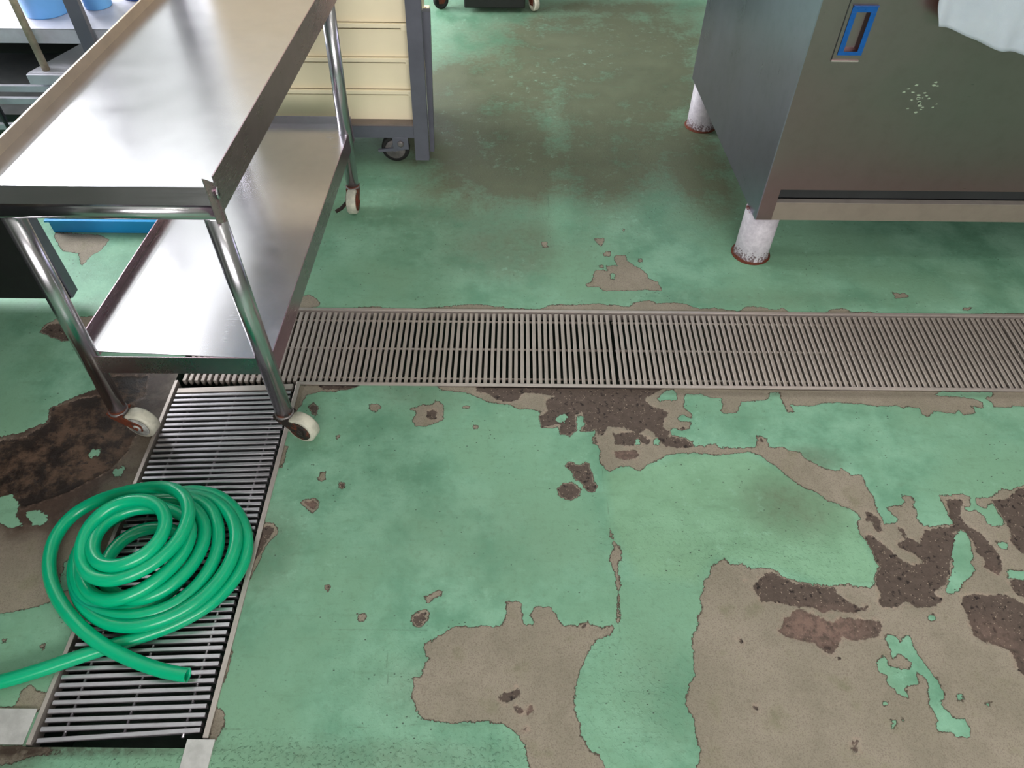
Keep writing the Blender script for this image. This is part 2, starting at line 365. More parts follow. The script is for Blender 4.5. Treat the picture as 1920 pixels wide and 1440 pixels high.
# ------------------------------------------------------------------ floor wear, traced on the floor plane
LX0, LX1, LY0 = -0.905, -0.567, 0.401        # left drain channel
CY0, CY1 = 1.307, 1.607                      # cross drain channel
BARE = [
 [(794,1212),(840,1180),(857,1175),(943,1173),(948,1153),(950,1129),(965,1126),(979,1132),(980,1162),(985,1171),(1002,1170),(993,1152),(1005,1137),(1035,1139),(1048,1163),(1058,1173),(1082,1173),(1090,1167),(1107,1171),(1133,1176),(1150,1173),(1150,1185),(1130,1197),(1117,1198),(1102,1223),(1088,1260),(1085,1272),(1080,1287),(1077,1330),(1088,1357),(1092,1383),(1107,1408),(1120,1413),(1137,1440),(1155,1500),(985,1500),(992,1440),(983,1397),(967,1373),(937,1355),(880,1352),(853,1357),(793,1350),(780,1330),(772,1307),(777,1280),(773,1272),(787,1270),(797,1243),(807,1237),(797,1223)],
 [(1305,1520),(1305,1440),(1313,1423),(1312,1403),(1303,1380),(1303,1350),(1285,1323),(1290,1290),(1302,1267),(1300,1233),(1297,1197),(1307,1177),(1310,1153),(1317,1143),(1313,1123),(1319,1103),(1320,1092),(1330,1077),(1333,1063),(1343,1055),(1358,1048),(1368,1057),(1390,1055),(1407,1067),(1443,1063),(1460,1075),(1480,1085),(1507,1092),(1523,1098),(1560,1100),(1590,1095),(1610,1100),(1633,1100),(1642,1090),(1643,1080),(1650,1073),(1649,1070),(1647,1053),(1637,1036),(1625,1013),(1611,999),(1607,981),(1614,972),(1603,958),(1584,950),(1552,939),(1530,922),(1508,915),(1489,902),(1457,877),(1427,854),(1400,847),(1340,854),(1322,850),(1280,850),(1252,852),(1230,865),(1212,872),(1200,882),(1190,881),(1180,874),(1162,874),(1144,885),(1130,877),(1124,862),(1125,842),(1116,832),(1112,822),(1117,812),(1115,802),(1105,807),(1097,811),(1089,807),(1090,800),(1100,795),(1097,785),(1092,780),(1084,781),(1080,795),(1080,805),(1072,816),(1062,816),(1052,812),(1047,801),(1030,802),(1015,800),(1012,782),(1014,772),(1005,770),(987,766),(973,768),(960,760),(913,753),(880,737),(833,732),(820,727),(820,715),(1960,715),(2100,1520)],
 [(832,760),(832,787),(800,800),(780,800),(773,787),(780,770),(767,767),(787,760),(813,758),(818,748)],
 [(602,884),(611,884),(609,899),(600,905),(594,896)],
 [(564,940),(590,932),(598,944),(593,957),(585,963),(566,948)],
 [(556,722),(642,722),(630,735),(600,734),(574,740),(568,755),(554,772),(545,792),(536,792),(548,750)],
 [(797,1118),(810,1112),(819,1105),(829,1108),(827,1117),(812,1124),(806,1130),(799,1130)],
 [(771,1160),(780,1146),(798,1140),(805,1150),(800,1166),(788,1176),(774,1173)],
 [(668,1150),(685,1150),(687,1158),(680,1167),(672,1160)],
 [(1140,985),(1147,995),(1153,1015),(1165,1033),(1164,1050),(1157,1062),(1162,1078),(1164,1110),(1162,1140),(1162,1168),(1157,1165),(1159,1130),(1155,1090),(1150,1065),(1141,1050),(1147,1040),(1150,1025),(1146,1010),(1142,997)],
 [(1743,884),(1755,885),(1766,896),(1781,907),(1778,918),(1766,920),(1748,914),(1745,896)],
 [(1674,870),(1690,868),(1690,876),(1674,877)],
 [(1400,769),(1412,771),(1423,780),(1418,783),(1403,775)],
 [(1270,802),(1278,796),(1291,803),(1287,811),(1275,809)],
 [(1098,533),(1110,528),(1112,515),(1118,506),(1138,507),(1137,498),(1158,498),(1152,490),(1152,478),(1172,478),(1177,490),(1185,495),(1208,508),(1218,523),(1235,530),(1243,547),(1213,543),(1187,545),(1153,545),(1130,545),(1123,538),(1100,537)],
 [(1112,447),(1133,446),(1132,456),(1127,463),(1118,453)],[(1129,473),(1145,471),(1144,481),(1133,480)],
 [(1196,483),(1204,484),(1205,491),(1197,491)],[(1122,498),(1131,495),(1133,503),(1124,502)],[(1014,452),(1026,453),(1028,463),(1018,464)],
 [(1165,430),(1172,428),(1170,434)],[(1673,548),(1700,550),(1705,556),(1680,559)],[(1805,576),(1822,577),(1818,582),(1806,582)],
 [(596,596),(600,579),(660,577),(700,574),(740,579),(790,578),(860,572),(900,570),(950,577),(1013,580),(1028,573),(1047,571),(1080,572),(1118,569),(1155,572),(1177,575),(1190,567),(1217,562),(1230,568),(1263,567),(1288,570),(1314,579),(1339,577),(1386,583),(1399,575),(1425,575),(1455,581),(1467,577),(1489,588),(1540,590),(1561,579),(1591,579),(1596,586),(1634,583),(1650,591),(1700,594),(1800,590),(1850,587),(1960,588),(1960,610)],
 [(556,560),(580,552),(600,566),(598,575),(560,578)],
 [(-90,818),(0,818),(33,813),(60,802),(90,790),(93,767),(110,757),(143,743),(177,730),(190,712),(207,695),(352,690),(372,712),(352,760),(330,815),(300,900),(260,990),(215,1080),(160,1160),(130,1133),(110,1124),(70,1138),(0,1152),(-90,1160)],
 [(40,1294),(55,1284),(80,1300),(110,1280),(92,1330),(70,1334),(-10,1334),(-10,1324),(25,1324),(34,1309)],
 [(76,1206),(87,1206),(84,1220),(75,1218)],[(2,1197),(12,1195),(10,1206),(2,1205)],
 [(100,435),(187,440),(205,450),(188,470),(170,480),(152,500),(147,475),(117,470),(106,452)],
 [(72,622),(90,605),(107,597),(175,592),(215,610),(200,650),(130,637),(118,640),(95,632)],
 [(497,977),(520,987),(522,1000),(503,1017),(492,1040),(480,1064),(466,1090),(480,1000)],
 [(540,838),(531,872),(524,880),(524,850),(532,836)],
 [(404,1328),(415,1328),(422,1338),(423,1358),(410,1379),(398,1400),(385,1400)],
 [(432,1215),(438,1218),(428,1255),(420,1280),(414,1280),(424,1240)],
 [(629,815),(637,816),(636,824),(630,823)],[(888,797),(897,797),(896,804),(889,804)],[(868,761),(880,761),(878,766),(868,766)],
 [(690,758),(708,757),(716,764),(708,772),(694,770)],
 [(-100,1398),(40,1398),(90,1400),(120,1412),(60,1418),(20,1432),(-100,1440)],
]
GREEN = [
 [(1285,737),(1302,740),(1312,737),(1330,745),(1352,746),(1355,760),(1352,770),(1357,776),(1377,774),(1385,770),(1390,754),(1405,752),(1437,750),(1445,736),(1462,736),(1465,750),(1472,761),(1476,773),(1491,773),(1481,759),(1519,762),(1544,755),(1590,755),(1641,761),(1668,763),(1679,759),(1693,765),(1704,761),(1723,765),(1728,777),(1741,781),(1752,771),(1790,776),(1798,769),(1806,778),(1828,776),(1830,769),(1820,761),(1844,765),(1844,755),(1823,747),(1788,743),(1766,742),(1750,740),(1763,734),(1861,735),(1863,740),(1847,746),(1861,755),(1863,763),(1885,765),(1901,761),(1960,762),(1960,900),(1912,910),(1896,919),(1877,915),(1861,931),(1844,933),(1825,934),(1834,948),(1850,953),(1853,945),(1861,945),(1874,964),(1885,983),(1872,987),(1850,981),(1847,969),(1828,956),(1815,958),(1809,950),(1821,950),(1819,931),(1801,925),(1782,929),(1760,927),(1771,950),(1782,972),(1790,981),(1766,983),(1755,988),(1731,984),(1718,972),(1720,958),(1712,948),(1717,939),(1706,929),(1690,930),(1698,942),(1687,948),(1674,945),(1664,953),(1671,963),(1685,972),(1679,980),(1660,981),(1652,969),(1644,953),(1638,934),(1628,915),(1622,901),(1614,891),(1595,889),(1587,883),(1577,876),(1573,883),(1552,880),(1535,872),(1508,858),(1503,849),(1492,845),(1465,839),(1441,838),(1439,823),(1430,815),(1418,816),(1420,828),(1419,838),(1400,839),(1392,840),(1347,839),(1342,831),(1330,832),(1327,837),(1302,836),(1300,827),(1280,820),(1262,816),(1255,807),(1262,802),(1275,807),(1290,807),(1294,800),(1297,790),(1275,791),(1270,786),(1277,777),(1297,785),(1297,775),(1280,762),(1284,750)],
 [(1798,994),(1812,999),(1819,1013),(1825,1048),(1819,1053),(1828,1067),(1820,1082),(1807,1090),(1797,1110),(1780,1113),(1772,1107),(1783,1080),(1787,1053),(1785,1033),(1790,1018),(1792,1002)],
 [(1660,1190),(1678,1192),(1688,1203),(1693,1193),(1707,1192),(1710,1207),(1723,1230),(1740,1253),(1757,1273),(1770,1297),(1770,1310),(1760,1317),(1773,1330),(1790,1347),(1810,1348),(1818,1367),(1817,1382),(1797,1383),(1777,1370),(1760,1372),(1755,1360),(1760,1350),(1743,1323),(1743,1310),(1738,1297),(1742,1283),(1732,1268),(1717,1258),(1722,1280),(1697,1290),(1703,1308),(1683,1303),(1663,1280),(1663,1267),(1650,1260),(1643,1240),(1657,1230),(1663,1233),(1667,1250),(1690,1253),(1707,1253),(1708,1243),(1693,1228),(1683,1225),(1673,1235),(1672,1220),(1663,1207)],
 [(1740,1155),(1750,1153),(1755,1160),(1747,1165),(1740,1160)],[(1792,1302),(1804,1301),(1805,1311),(1797,1314)],[(1848,1315),(1858,1316),(1855,1324),(1848,1322)],
 [(1654,1315),(1665,1316),(1663,1324),(1655,1322)],[(1671,1350),(1680,1349),(1681,1366),(1672,1366)],[(1690,1343),(1697,1345),(1693,1351)],
 [(1890,1070),(1925,1070),(1925,1087),(1890,1084)],[(1865,1015),(1888,1018),(1891,1027),(1880,1030)],
 [(1042,782),(1060,774),(1065,780),(1058,792),(1045,792)],[(1192,823),(1199,824),(1199,834),(1192,833)],[(1228,820),(1237,824),(1237,834),(1225,832)],
 [(1235,748),(1245,732),(1262,730),(1270,742),(1267,750),(1250,750),(1237,752)],
 [(1144,512),(1152,512),(1152,524),(1144,524)],
 [(166,846),(173,840),(181,843),(188,841),(190,849),(183,856),(176,853),(170,860),(164,855)],[(210,884),(216,876),(224,879),(231,870),(237,880),(228,886),(224,895),(214,892)],
 [(0,930),(22,925),(36,945),(30,965),(42,985),(20,990),(-20,975)],[(45,960),(72,955),(90,965),(86,982),(62,985)],
 [(118,1055),(134,1045),(130,1075),(118,1080)],[(110,1078),(135,1078),(140,1105),(118,1108)],
]
DEEP = [
 [(893,722),(1252,722),(1237,732),(1220,740),(1207,747),(1220,760),(1240,767),(1255,772),(1245,785),(1242,800),(1255,810),(1255,817),(1282,822),(1301,832),(1300,837),(1275,839),(1250,836),(1235,825),(1227,812),(1212,802),(1200,810),(1220,825),(1217,832),(1205,830),(1195,820),(1187,835),(1155,832),(1150,812),(1192,810),(1170,800),(1140,800),(1130,815),(1120,812),(1117,802),(1105,807),(1090,807),(1100,795),(1092,772),(1080,777),(1080,805),(1067,816),(1052,812),(1050,795),(1042,795),(1017,800),(1012,782),(1025,770),(1025,747),(1040,742),(1010,737),(980,735),(972,748),(955,753),(930,748),(918,738),(893,733)],
 [(1150,845),(1187,842),(1200,847),(1192,860),(1170,862),(1152,855)],
 [(1047,915),(1060,906),(1075,907),(1087,918),(1086,927),(1068,937),(1050,930)],
 [(1060,872),(1066,867),(1085,872),(1100,868),(1105,873),(1106,885),(1112,897),(1118,912),(1112,921),(1104,920),(1092,905),(1078,897),(1076,883),(1068,878)],
 [(1113,821),(1119,819),(1121,829),(1115,831)],[(1275,800),(1287,802),(1285,808),(1277,807)],
 [(1774,934),(1806,937),(1806,945),(1801,956),(1801,969),(1815,986),(1844,999),(1855,1018),(1874,1037),(1877,1051),(1882,1067),(1872,1078),(1861,1070),(1847,1064),(1847,1048),(1831,1032),(1825,1013),(1806,991),(1790,996),(1792,1018),(1785,1045),(1779,1067),(1780,1073),(1773,1097),(1750,1110),(1767,1123),(1757,1135),(1727,1140),(1710,1133),(1697,1127),(1687,1138),(1653,1137),(1647,1127),(1653,1113),(1643,1097),(1643,1080),(1650,1063),(1640,1040),(1622,1004),(1633,1002),(1660,1021),(1684,1045),(1712,1059),(1733,1053),(1714,1037),(1684,1026),(1682,1018),(1698,1013),(1687,996),(1684,987),(1695,991),(1701,1007),(1725,1017),(1736,994),(1768,988),(1790,983),(1782,972),(1779,953)],
 [(1622,958),(1638,961),(1652,977),(1657,994),(1644,996),(1636,977),(1625,977)],
 [(1427,1083),(1437,1070),(1460,1078),(1493,1093),(1567,1103),(1583,1123),(1613,1137),(1627,1135),(1623,1143),(1603,1148),(1557,1143),(1543,1150),(1527,1137),(1497,1137),(1447,1127),(1430,1130),(1412,1103),(1413,1095)],
 [(1500,1140),(1527,1150),(1560,1167),(1577,1158),(1650,1163),(1655,1173),(1650,1190),(1607,1202),(1580,1193),(1567,1220),(1557,1227),(1527,1207),(1480,1195),(1462,1185),(1470,1160)],
 [(1807,1117),(1827,1113),(1890,1117),(1925,1133),(1960,1160),(1960,1300),(1922,1267),(1907,1247),(1897,1220),(1873,1210),(1847,1203),(1827,1190),(1817,1157),(1803,1133)],
 [(1893,1090),(1930,1082),(1930,1125),(1900,1107)],
 [(1858,937),(1882,937),(1901,926),(1912,915),(1960,905),(1960,1060),(1915,1034),(1896,1015),(1893,986),(1880,969),(1872,953)],
 [(1383,1198),(1391,1200),(1393,1207),(1386,1208)],[(1410,1322),(1420,1323),(1423,1332),(1415,1333)],[(1596,1386),(1610,1388),(1611,1408),(1598,1408)],
 [(1436,1219),(1441,1222),(1439,1225)],[(1567,1233),(1575,1235),(1572,1238)],[(1397,1086),(1403,1089),(1399,1091)],[(1745,1148),(1757,1152),(1754,1157)],
 [(937,1302),(950,1298),(960,1297),(968,1287),(977,1293),(973,1307),(960,1310),(952,1318),(938,1313)],
 [(966,1325),(976,1324),(978,1336),(972,1340),(966,1332)],[(985,1328),(998,1322),(999,1336),(988,1342)],[(980,1365),(988,1362),(988,1370),(981,1372)],
 [(775,1160),(783,1150),(797,1147),(799,1158),(790,1172),(776,1170)],[(1090,1169),(1100,1168),(1096,1178),(1091,1177)],
 [(800,770),(812,767),(820,774),(817,785),(806,787),(800,780)],
 [(571,940),(588,937),(594,945),(588,956),(576,949)],
 [(597,722),(672,722),(650,730),(605,729)],
 [(498,985),(513,990),(510,1003),(500,1012),(488,1036),(477,1050),(484,1005)],
 [(96,765),(140,750),(180,742),(215,745),(250,760),(262,800),(235,850),(205,880),(120,925),(30,955),(-60,975),(-60,830),(40,822),(92,792)],
 [(210,705),(275,705),(270,745),(225,760),(205,735)],
 [(76,620),(92,607),(120,604),(150,625),(130,637),(118,638),(95,630)],
 [(1422,820),(1432,820),(1431,828),(1424,828)],
 [(581,760),(588,756),(595,767),(592,778),(585,774)],[(637,905),(645,906),(642,915),(636,913)],[(610,1098),(616,1099),(614,1105)],
]
PALE = [(1136,885),(1180,876),(1230,868),(1280,852),(1400,849),(1457,878),(1530,923),(1603,958),(1612,990),(1648,1060),(1640,1098),(1560,1100),(1443,1063),(1345,1050),(1300,1090),(1200,1080),(1165,1030),(1145,985)]

def seg_dist(P, poly):
    A = poly; B = np.roll(poly, -1, axis=0)
    d = np.full(len(P), 9.0); inside = np.zeros(len(P), bool)
    for a, b in zip(A, B):
        ab = b - a; L = max(ab @ ab, 1e-12)
        t = np.clip(((P - a) @ ab) / L, 0, 1)
        q = P - a - t[:, None] * ab
        d = np.minimum(d, q[:, 0] ** 2 + q[:, 1] ** 2)
        if a[1] != b[1]:
            c = ((a[1] > P[:, 1]) != (b[1] > P[:, 1]))
            xx = (b[0] - a[0]) * (P[:, 1] - a[1]) / (b[1] - a[1]) + a[0]
            inside ^= c & (P[:, 0] < xx)
    return np.where(inside, 1, -1) * np.sqrt(d)
CL = 0.04
def field(P, polys):
    out = np.full(len(P), -CL)
    for pl in polys:
        w = fln(pl); lo = w.min(0) - CL; hi = w.max(0) + CL
        m = (P[:, 0] > lo[0]) & (P[:, 0] < hi[0]) & (P[:, 1] > lo[1]) & (P[:, 1] < hi[1])
        idx = np.nonzero(m)[0]
        if len(idx): out[idx] = np.maximum(out[idx], np.clip(seg_dist(P[idx], w), -CL, CL))
    return out
def blobs(P, lst):
    out = np.zeros(len(P))
    for px, py, rx, ry, a in lst:
        c = fl(px, py); ex = fl(px + rx, py); ey = fl(px, py + ry)
        sx = abs(ex.x - c.x); sy = abs(ey.y - c.y)
        out += a * np.exp(-(((P[:, 0] - c.x) / sx) ** 2 + ((P[:, 1] - c.y) / sy) ** 2) ** 1.5)
    return np.clip(out, 0, 1.3)

def axis_pts(breaks):      # [(from, to, step), ...]
    xs = []
    for a, b, st in breaks:
        n = max(1, int(round((b - a) / st))); xs += [a + (b - a) * i / n for i in range(n)]
    xs.append(breaks[-1][1]); return np.array(xs)
RX0, RX1, RY0, RY1, RZ = -3.6, 3.2, -2.5, 6.5, 3.5
xs = axis_pts([(RX0, -1.9, 0.17), (-1.9, LX0, 0.0065), (LX0, LX1, 0.0065), (LX1, 1.75, 0.0058), (1.75, RX1, 0.15)])
ys = axis_pts([(RY0, 0.2, 0.15), (0.2, LY0, 0.006), (LY0, CY0, 0.0058), (CY0, CY1, 0.0065), (CY1, 2.1, 0.0075), (2.1, 4.1, 0.02), (4.1, RY1, 0.15)])
NX, NY = len(xs), len(ys)
gx, gy = np.meshgrid(xs, ys)
Pf = np.stack([gx.ravel(), gy.ravel()], 1)
deep = field(Pf, DEEP)
bare = np.maximum(field(Pf, BARE), np.clip(deep + 0.003, -CL, CL))
green = field(Pf, GREEN)
bare = np.minimum(bare, -green)
pale = np.clip(field(Pf, [PALE]) / 0.03 + 0.5, 0, 1)
fade = blobs(Pf, [(1540, 1175, 90, 40, 1.0), (1860, 1080, 30, 25, 0.5), (1860, 1200, 60, 50, 0.4), (580, 948, 20, 16, 0.9), (990, 1332, 14, 12, 0.8), (1170, 852, 40, 14, 0.6), (1602, 1398, 12, 14, 0.4)])
stain_shade = blobs(Pf, [(1000, 250, 420, 240, 0.32), (1045, 300, 28, 180, -0.35), (850, 190, 110, 90, 1.4), (900, 280, 130, 60, 0.9), (1060, 330, 160, 60, 0.7), (1150, 200, 190, 140, 0.8), (1180, 60, 190, 70, 0.95), (950, 60, 150, 50, 0.45), (1240, 130, 100, 70, 0.5),  # dirt stains; blobs beside the rack also hold its painted shadow
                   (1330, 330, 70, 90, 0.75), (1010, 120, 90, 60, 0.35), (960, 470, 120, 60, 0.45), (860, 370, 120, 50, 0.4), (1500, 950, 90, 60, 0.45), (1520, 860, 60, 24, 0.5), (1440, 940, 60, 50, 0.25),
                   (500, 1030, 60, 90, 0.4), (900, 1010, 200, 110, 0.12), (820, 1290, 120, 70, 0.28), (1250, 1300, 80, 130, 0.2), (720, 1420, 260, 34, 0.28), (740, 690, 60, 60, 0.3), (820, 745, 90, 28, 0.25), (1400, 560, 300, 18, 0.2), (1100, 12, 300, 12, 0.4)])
wet = blobs(Pf, [(130, 830, 200, 170, 1.2), (60, 930, 150, 90, 0.7), (275, 720, 90, 60, 0.8)])
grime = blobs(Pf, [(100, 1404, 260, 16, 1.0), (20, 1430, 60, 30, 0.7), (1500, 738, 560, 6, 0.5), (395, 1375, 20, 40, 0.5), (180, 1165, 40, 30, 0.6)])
def polyline(P, lines):
    out = np.full(len(P), CL)
    for ln in lines:
        w = fln(ln)
        for a_, b_ in zip(w, w[1:]):
            m = (P[:, 0] > min(a_[0], b_[0]) - CL) & (P[:, 0] < max(a_[0], b_[0]) + CL) & (P[:, 1] > min(a_[1], b_[1]) - CL) & (P[:, 1] < max(a_[1], b_[1]) + CL)
            k_ = np.nonzero(m)[0]; Q = P[k_]; ab = b_ - a_
            t_ = np.clip(((Q - a_) @ ab) / (ab @ ab), 0, 1); d_ = np.hypot(*(Q - a_ - t_[:, None] * ab).T)
            out[k_] = np.minimum(out[k_], d_)
    return out
crack = polyline(Pf, [[(405, 1368), (520, 1366), (640, 1366), (760, 1360), (860, 1359), (905, 1362)], [(1130, 880), (1134, 915), (1139, 950), (1141, 985)], [(1161, 1165), (1165, 1195), (1158, 1215)],
                      [(445, 1180), (560, 1183), (700, 1180), (800, 1181)], [(725, 1220), (728, 1300)], [(1375, 60), (1010, 62)], [(1020, 0), (1025, 300), (1030, 440)]])
lumpy = blobs(Pf, [(500, 1430, 170, 60, 0.9), (760, 1430, 220, 60, 0.9), (950, 1430, 80, 60, 0.7), (1180, 1300, 130, 160, 0.5), (1500, 1040, 160, 60, 0.5), (300, 1440, 300, 60, 0.7), (1260, 1030, 160, 90, 0.35), (720, 1260, 140, 90, 0.35), (1100, 330, 300, 150, 0.35)])
# the coat has real thickness: bare spots and missing screed lie a little lower
z = -0.0012 * np.clip(bare / 0.003 + 0.5, 0, 1) - 0.002 * np.clip(deep / 0.005 + 0.4, 0, 1)
z[Pf[:, 1] > 4.1] = 0
ii = np.arange(NX * NY).reshape(NY, NX)
cx = (xs[:-1] + xs[1:]) / 2; cy = (ys[:-1] + ys[1:]) / 2
CX, CY = np.meshgrid(cx, cy)
hole = ((CX > LX0) & (CX < LX1) & (CY > LY0) & (CY < CY0)) | ((CX > LX0) & (CX < 3.1) & (CY > CY0) & (CY < CY1))
q = np.stack([ii[:-1, :-1], ii[:-1, 1:], ii[1:, 1:], ii[1:, :-1]], -1)[~hole]
me = bpy.data.meshes.new('floor')
me.vertices.add(NX * NY); me.vertices.foreach_set('co', np.column_stack([Pf, z]).astype(np.float32).ravel())
nq = len(q)
me.loops.add(nq * 4); me.loops.foreach_set('vertex_index', q.astype(np.int32).ravel())
me.polygons.add(nq); me.polygons.foreach_set('loop_start', np.arange(0, nq * 4, 4, dtype=np.int32))
me.update(calc_edges=True); me.validate()
for nm, arr in (('bare', bare), ('deep', deep), ('pale', pale), ('stain_shade', stain_shade), ('wet', wet), ('grime', grime), ('lumpy', lumpy), ('fade', fade), ('crack', crack)):
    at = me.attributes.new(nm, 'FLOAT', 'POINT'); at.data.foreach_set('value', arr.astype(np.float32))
me.materials.append(M['floor'])
fo = bpy.data.objects.new('floor', me); COL.objects.link(fo); struct(fo)

# drain channel below the grates
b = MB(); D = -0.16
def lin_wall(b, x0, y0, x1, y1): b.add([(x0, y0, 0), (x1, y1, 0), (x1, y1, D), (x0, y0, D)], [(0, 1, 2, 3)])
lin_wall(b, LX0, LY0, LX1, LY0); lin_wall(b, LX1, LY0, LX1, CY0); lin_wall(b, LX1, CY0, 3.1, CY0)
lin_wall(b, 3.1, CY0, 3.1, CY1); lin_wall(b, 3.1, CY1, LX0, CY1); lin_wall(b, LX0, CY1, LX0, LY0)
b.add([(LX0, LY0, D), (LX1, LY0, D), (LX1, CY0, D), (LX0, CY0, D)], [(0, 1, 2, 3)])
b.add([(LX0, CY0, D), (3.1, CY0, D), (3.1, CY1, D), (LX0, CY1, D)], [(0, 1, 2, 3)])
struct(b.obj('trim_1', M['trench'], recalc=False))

# room shell
def wall(name, parts, mat):
    b = MB()
    for p in parts: b.box(*p)
    return struct(b.obj(name, mat))
T = 0.12
wall('wall_left', [(RX0 - T, RX0, RY0, 2.2, 0, RZ), (RX0 - T, RX0, 5.6, RY1, 0, RZ), (RX0 - T, RX0, 2.2, 5.6, 0, 1.0), (RX0 - T, RX0, 2.2, 5.6, 3.1, RZ)], M['wall'])
wall('wall_right', [(RX1, RX1 + T, RY0, RY1, 0, RZ)], M['wall_dim'])
wall('wall_rear', [(RX0, -3.0, RY1, RY1 + T, 0, RZ), (-0.8, RX1, RY1, RY1 + T, 0, RZ), (-3.0, -0.8, RY1, RY1 + T, 0, 0.85), (-3.0, -0.8, RY1, RY1 + T, 2.35, RZ)], M['wall'])
wall('wall_front', [(RX0, -0.9, RY0 - T, RY0, 0, RZ), (2.1, RX1, RY0 - T, RY0, 0, RZ), (-0.9, 2.1, RY0 - T, RY0, 0, 1.3), (-0.9, 2.1, RY0 - T, RY0, 2.5, RZ)], M['wall_dim'])
wall('ceiling', [(RX0 - T, RX1 + T, RY0 - T, RY1 + T, RZ, RZ + 0.1)], M['ceil'])
b = MB()
for yy in (2.2, 3.33, 4.45, 5.56): b.box(RX0 - 0.08, RX0 - 0.03, yy, yy + 0.045, 1.0, 3.1)
for zz in (1.0, 2.2, 3.05): b.box(RX0 - 0.08, RX0 - 0.03, 2.2, 5.6, zz, zz + 0.045)
struct(b.obj('window_1', M['alu']))
b = MB()
for xx in (-3.0, -1.92, -0.85): b.box(xx, xx + 0.045, RY1 + 0.03, RY1 + 0.08, 0.85, 2.35)
for zz in (0.85, 2.3): b.box(-3.0, -0.8, RY1 + 0.03, RY1 + 0.08, zz, zz + 0.045)
struct(b.obj('window_2', M['alu']))
b = MB()
for xx in (-0.9, 0.58, 2.05): b.box(xx, xx + 0.045, RY0 - 0.08, RY0 - 0.03, 1.3, 2.5)
for zz in (1.3, 2.45): b.box(-0.9, 2.1, RY0 - 0.08, RY0 - 0.03, zz, zz + 0.045)
struct(b.obj('front_fill_frame', M['alu']))  # frame around the opening of the added front fill

# ceiling lamps (the room's own tubes)
LAMP = NT('lamp_diffuser'); LAMP.b.inputs['Emission Color'].default_value = (1, 0.97, 0.9, 1); LAMP.b.inputs['Emission Strength'].default_value = 27.0
for k, (lx, ly) in enumerate(((2.0, -1.2), (2.1, 0.9), (2.0, 3.0))):
    t = thing('ceiling_lamp', ('white tube lamp on the ceiling nearest the front wall', 'white tube lamp on the ceiling above the right end of the cross drain', 'white tube lamp on the ceiling above the steel cabinet')[k], 'lamp', (lx, ly, RZ), 'tube lamps on the ceiling')
    MB().box(lx - 0.6, lx + 0.6, ly - 0.1, ly + 0.1, RZ - 0.06, RZ - 0.002).obj('housing', M['ceil'], t)
    MB().tube([(lx - 0.57, ly - 0.04, RZ - 0.085), (lx + 0.57, ly - 0.04, RZ - 0.085)], 0.018, 12).tube([(lx - 0.57, ly + 0.05, RZ - 0.085), (lx + 0.57, ly + 0.05, RZ - 0.085)], 0.018, 12).obj('tube', LAMP.m, t)

# ------------------------------------------------------------------ drain edge frames
def strip(name, pts, z1, mat=M['frame'], z0=-0.03):
    b = MB()
    for (x0, x1, y0, y1) in pts: b.box(x0, x1, y0, y1, z0, z1)
    return struct(b.obj(name, mat, bevel=0.0008))
strip('trim_2', [(LX0, LX0 + 0.009, 0.404, CY0 + 0.01)], 0.004)
strip('trim_3', [(LX1 - 0.011, LX1, 0.419, CY0)], 0.004)
strip('trim_4', [(LX1 - 0.011, 3.1, CY0, CY0 + 0.010)], 0.0035)
strip('trim_5', [(LX0, 3.1, CY1 - 0.010, CY1)], 0.0035)
strip('trim_6', [(-0.606, -0.5535, -0.6, 0.4165)], 0.003, M['white_plate'], -0.002)

# ------------------------------------------------------------------ grates
PITCH = 0.0165
def bar_mesh(name, L, w, h, axis):
    b = MB(); c = 0.0012          # flat-topped bar with eased edges and a narrower web
    prof = [(-w / 2, -c), (-w / 2 + c, 0), (w / 2 - c, 0), (w / 2, -c), (w / 2 * 0.55, -h), (-w / 2 * 0.55, -h)]
    n = len(prof); vs = []
    for e in (-L / 2, L / 2):
        for p, zz in prof: vs.append((e, p, zz) if axis == 'X' else (p, e, zz))
    fs = [(k, (k + 1) % n, n + (k + 1) % n, n + k) for k in range(n)] + [tuple(reversed(range(n))), tuple(range(n, 2 * n))]
    b.add(vs, fs); me = b.mesh(name, M['bar'] if axis == 'Y' else M['bar_left'])
    bm = bmesh.new(); bm.from_mesh(me); bmesh.ops.recalc_face_normals(bm, faces=bm.faces); bm.to_mesh(me); bm.free()
    return me
def put(name, me, parent, loc, rot=(0, 0, 0)):
    o = bpy.data.objects.new(name, me); COL.objects.link(o); o.parent = parent
    o.location = loc; o.rotation_euler = rot; return o
GY0, GY1 = CY0 + 0.014, CY1 - 0.014
ymid = (GY0 + GY1) / 2
bmY = bar_mesh('bar', GY1 - GY0, 0.0098, 0.02, 'Y')
def cross_grate(x0, x1, label):
    t = thing('drain_grate', label, 'grate', (x0, ymid, -0.001), 'bar grates of the cross drain')
    n = int(round((x1 - x0) / PITCH)); st = (x1 - x0) / n
    for k in range(n):
        put('bar', bmY, t, ((k + 0.5) * st + random.uniform(-0.0005, 0.0005), 0, random.uniform(-0.0006, 0.0004)), (0, 0, random.uniform(-0.002, 0.002)))
    for dy in (-0.112, 0.0, 0.112):
        b = MB().tube([(x0 + 0.002, ymid + dy, -0.0125), (x1 - 0.002, ymid + dy, -0.0125)], 0.0036, 8)
        b.obj('cross_rod', M['bar'], t)
    return t
SEAM = 0.286; GL = 1.136
cross_grate(LX0 + 0.013, SEAM - 0.0015, 'steel bar grate of the cross drain running out from under the cart to the seam')
cross_grate(SEAM + 0.0015, SEAM + GL, 'long steel bar grate in front of the cabinet, right of the seam')
cross_grate(SEAM + GL + 0.003, SEAM + 2 * GL, 'steel bar grate at the far right end of the cross drain')
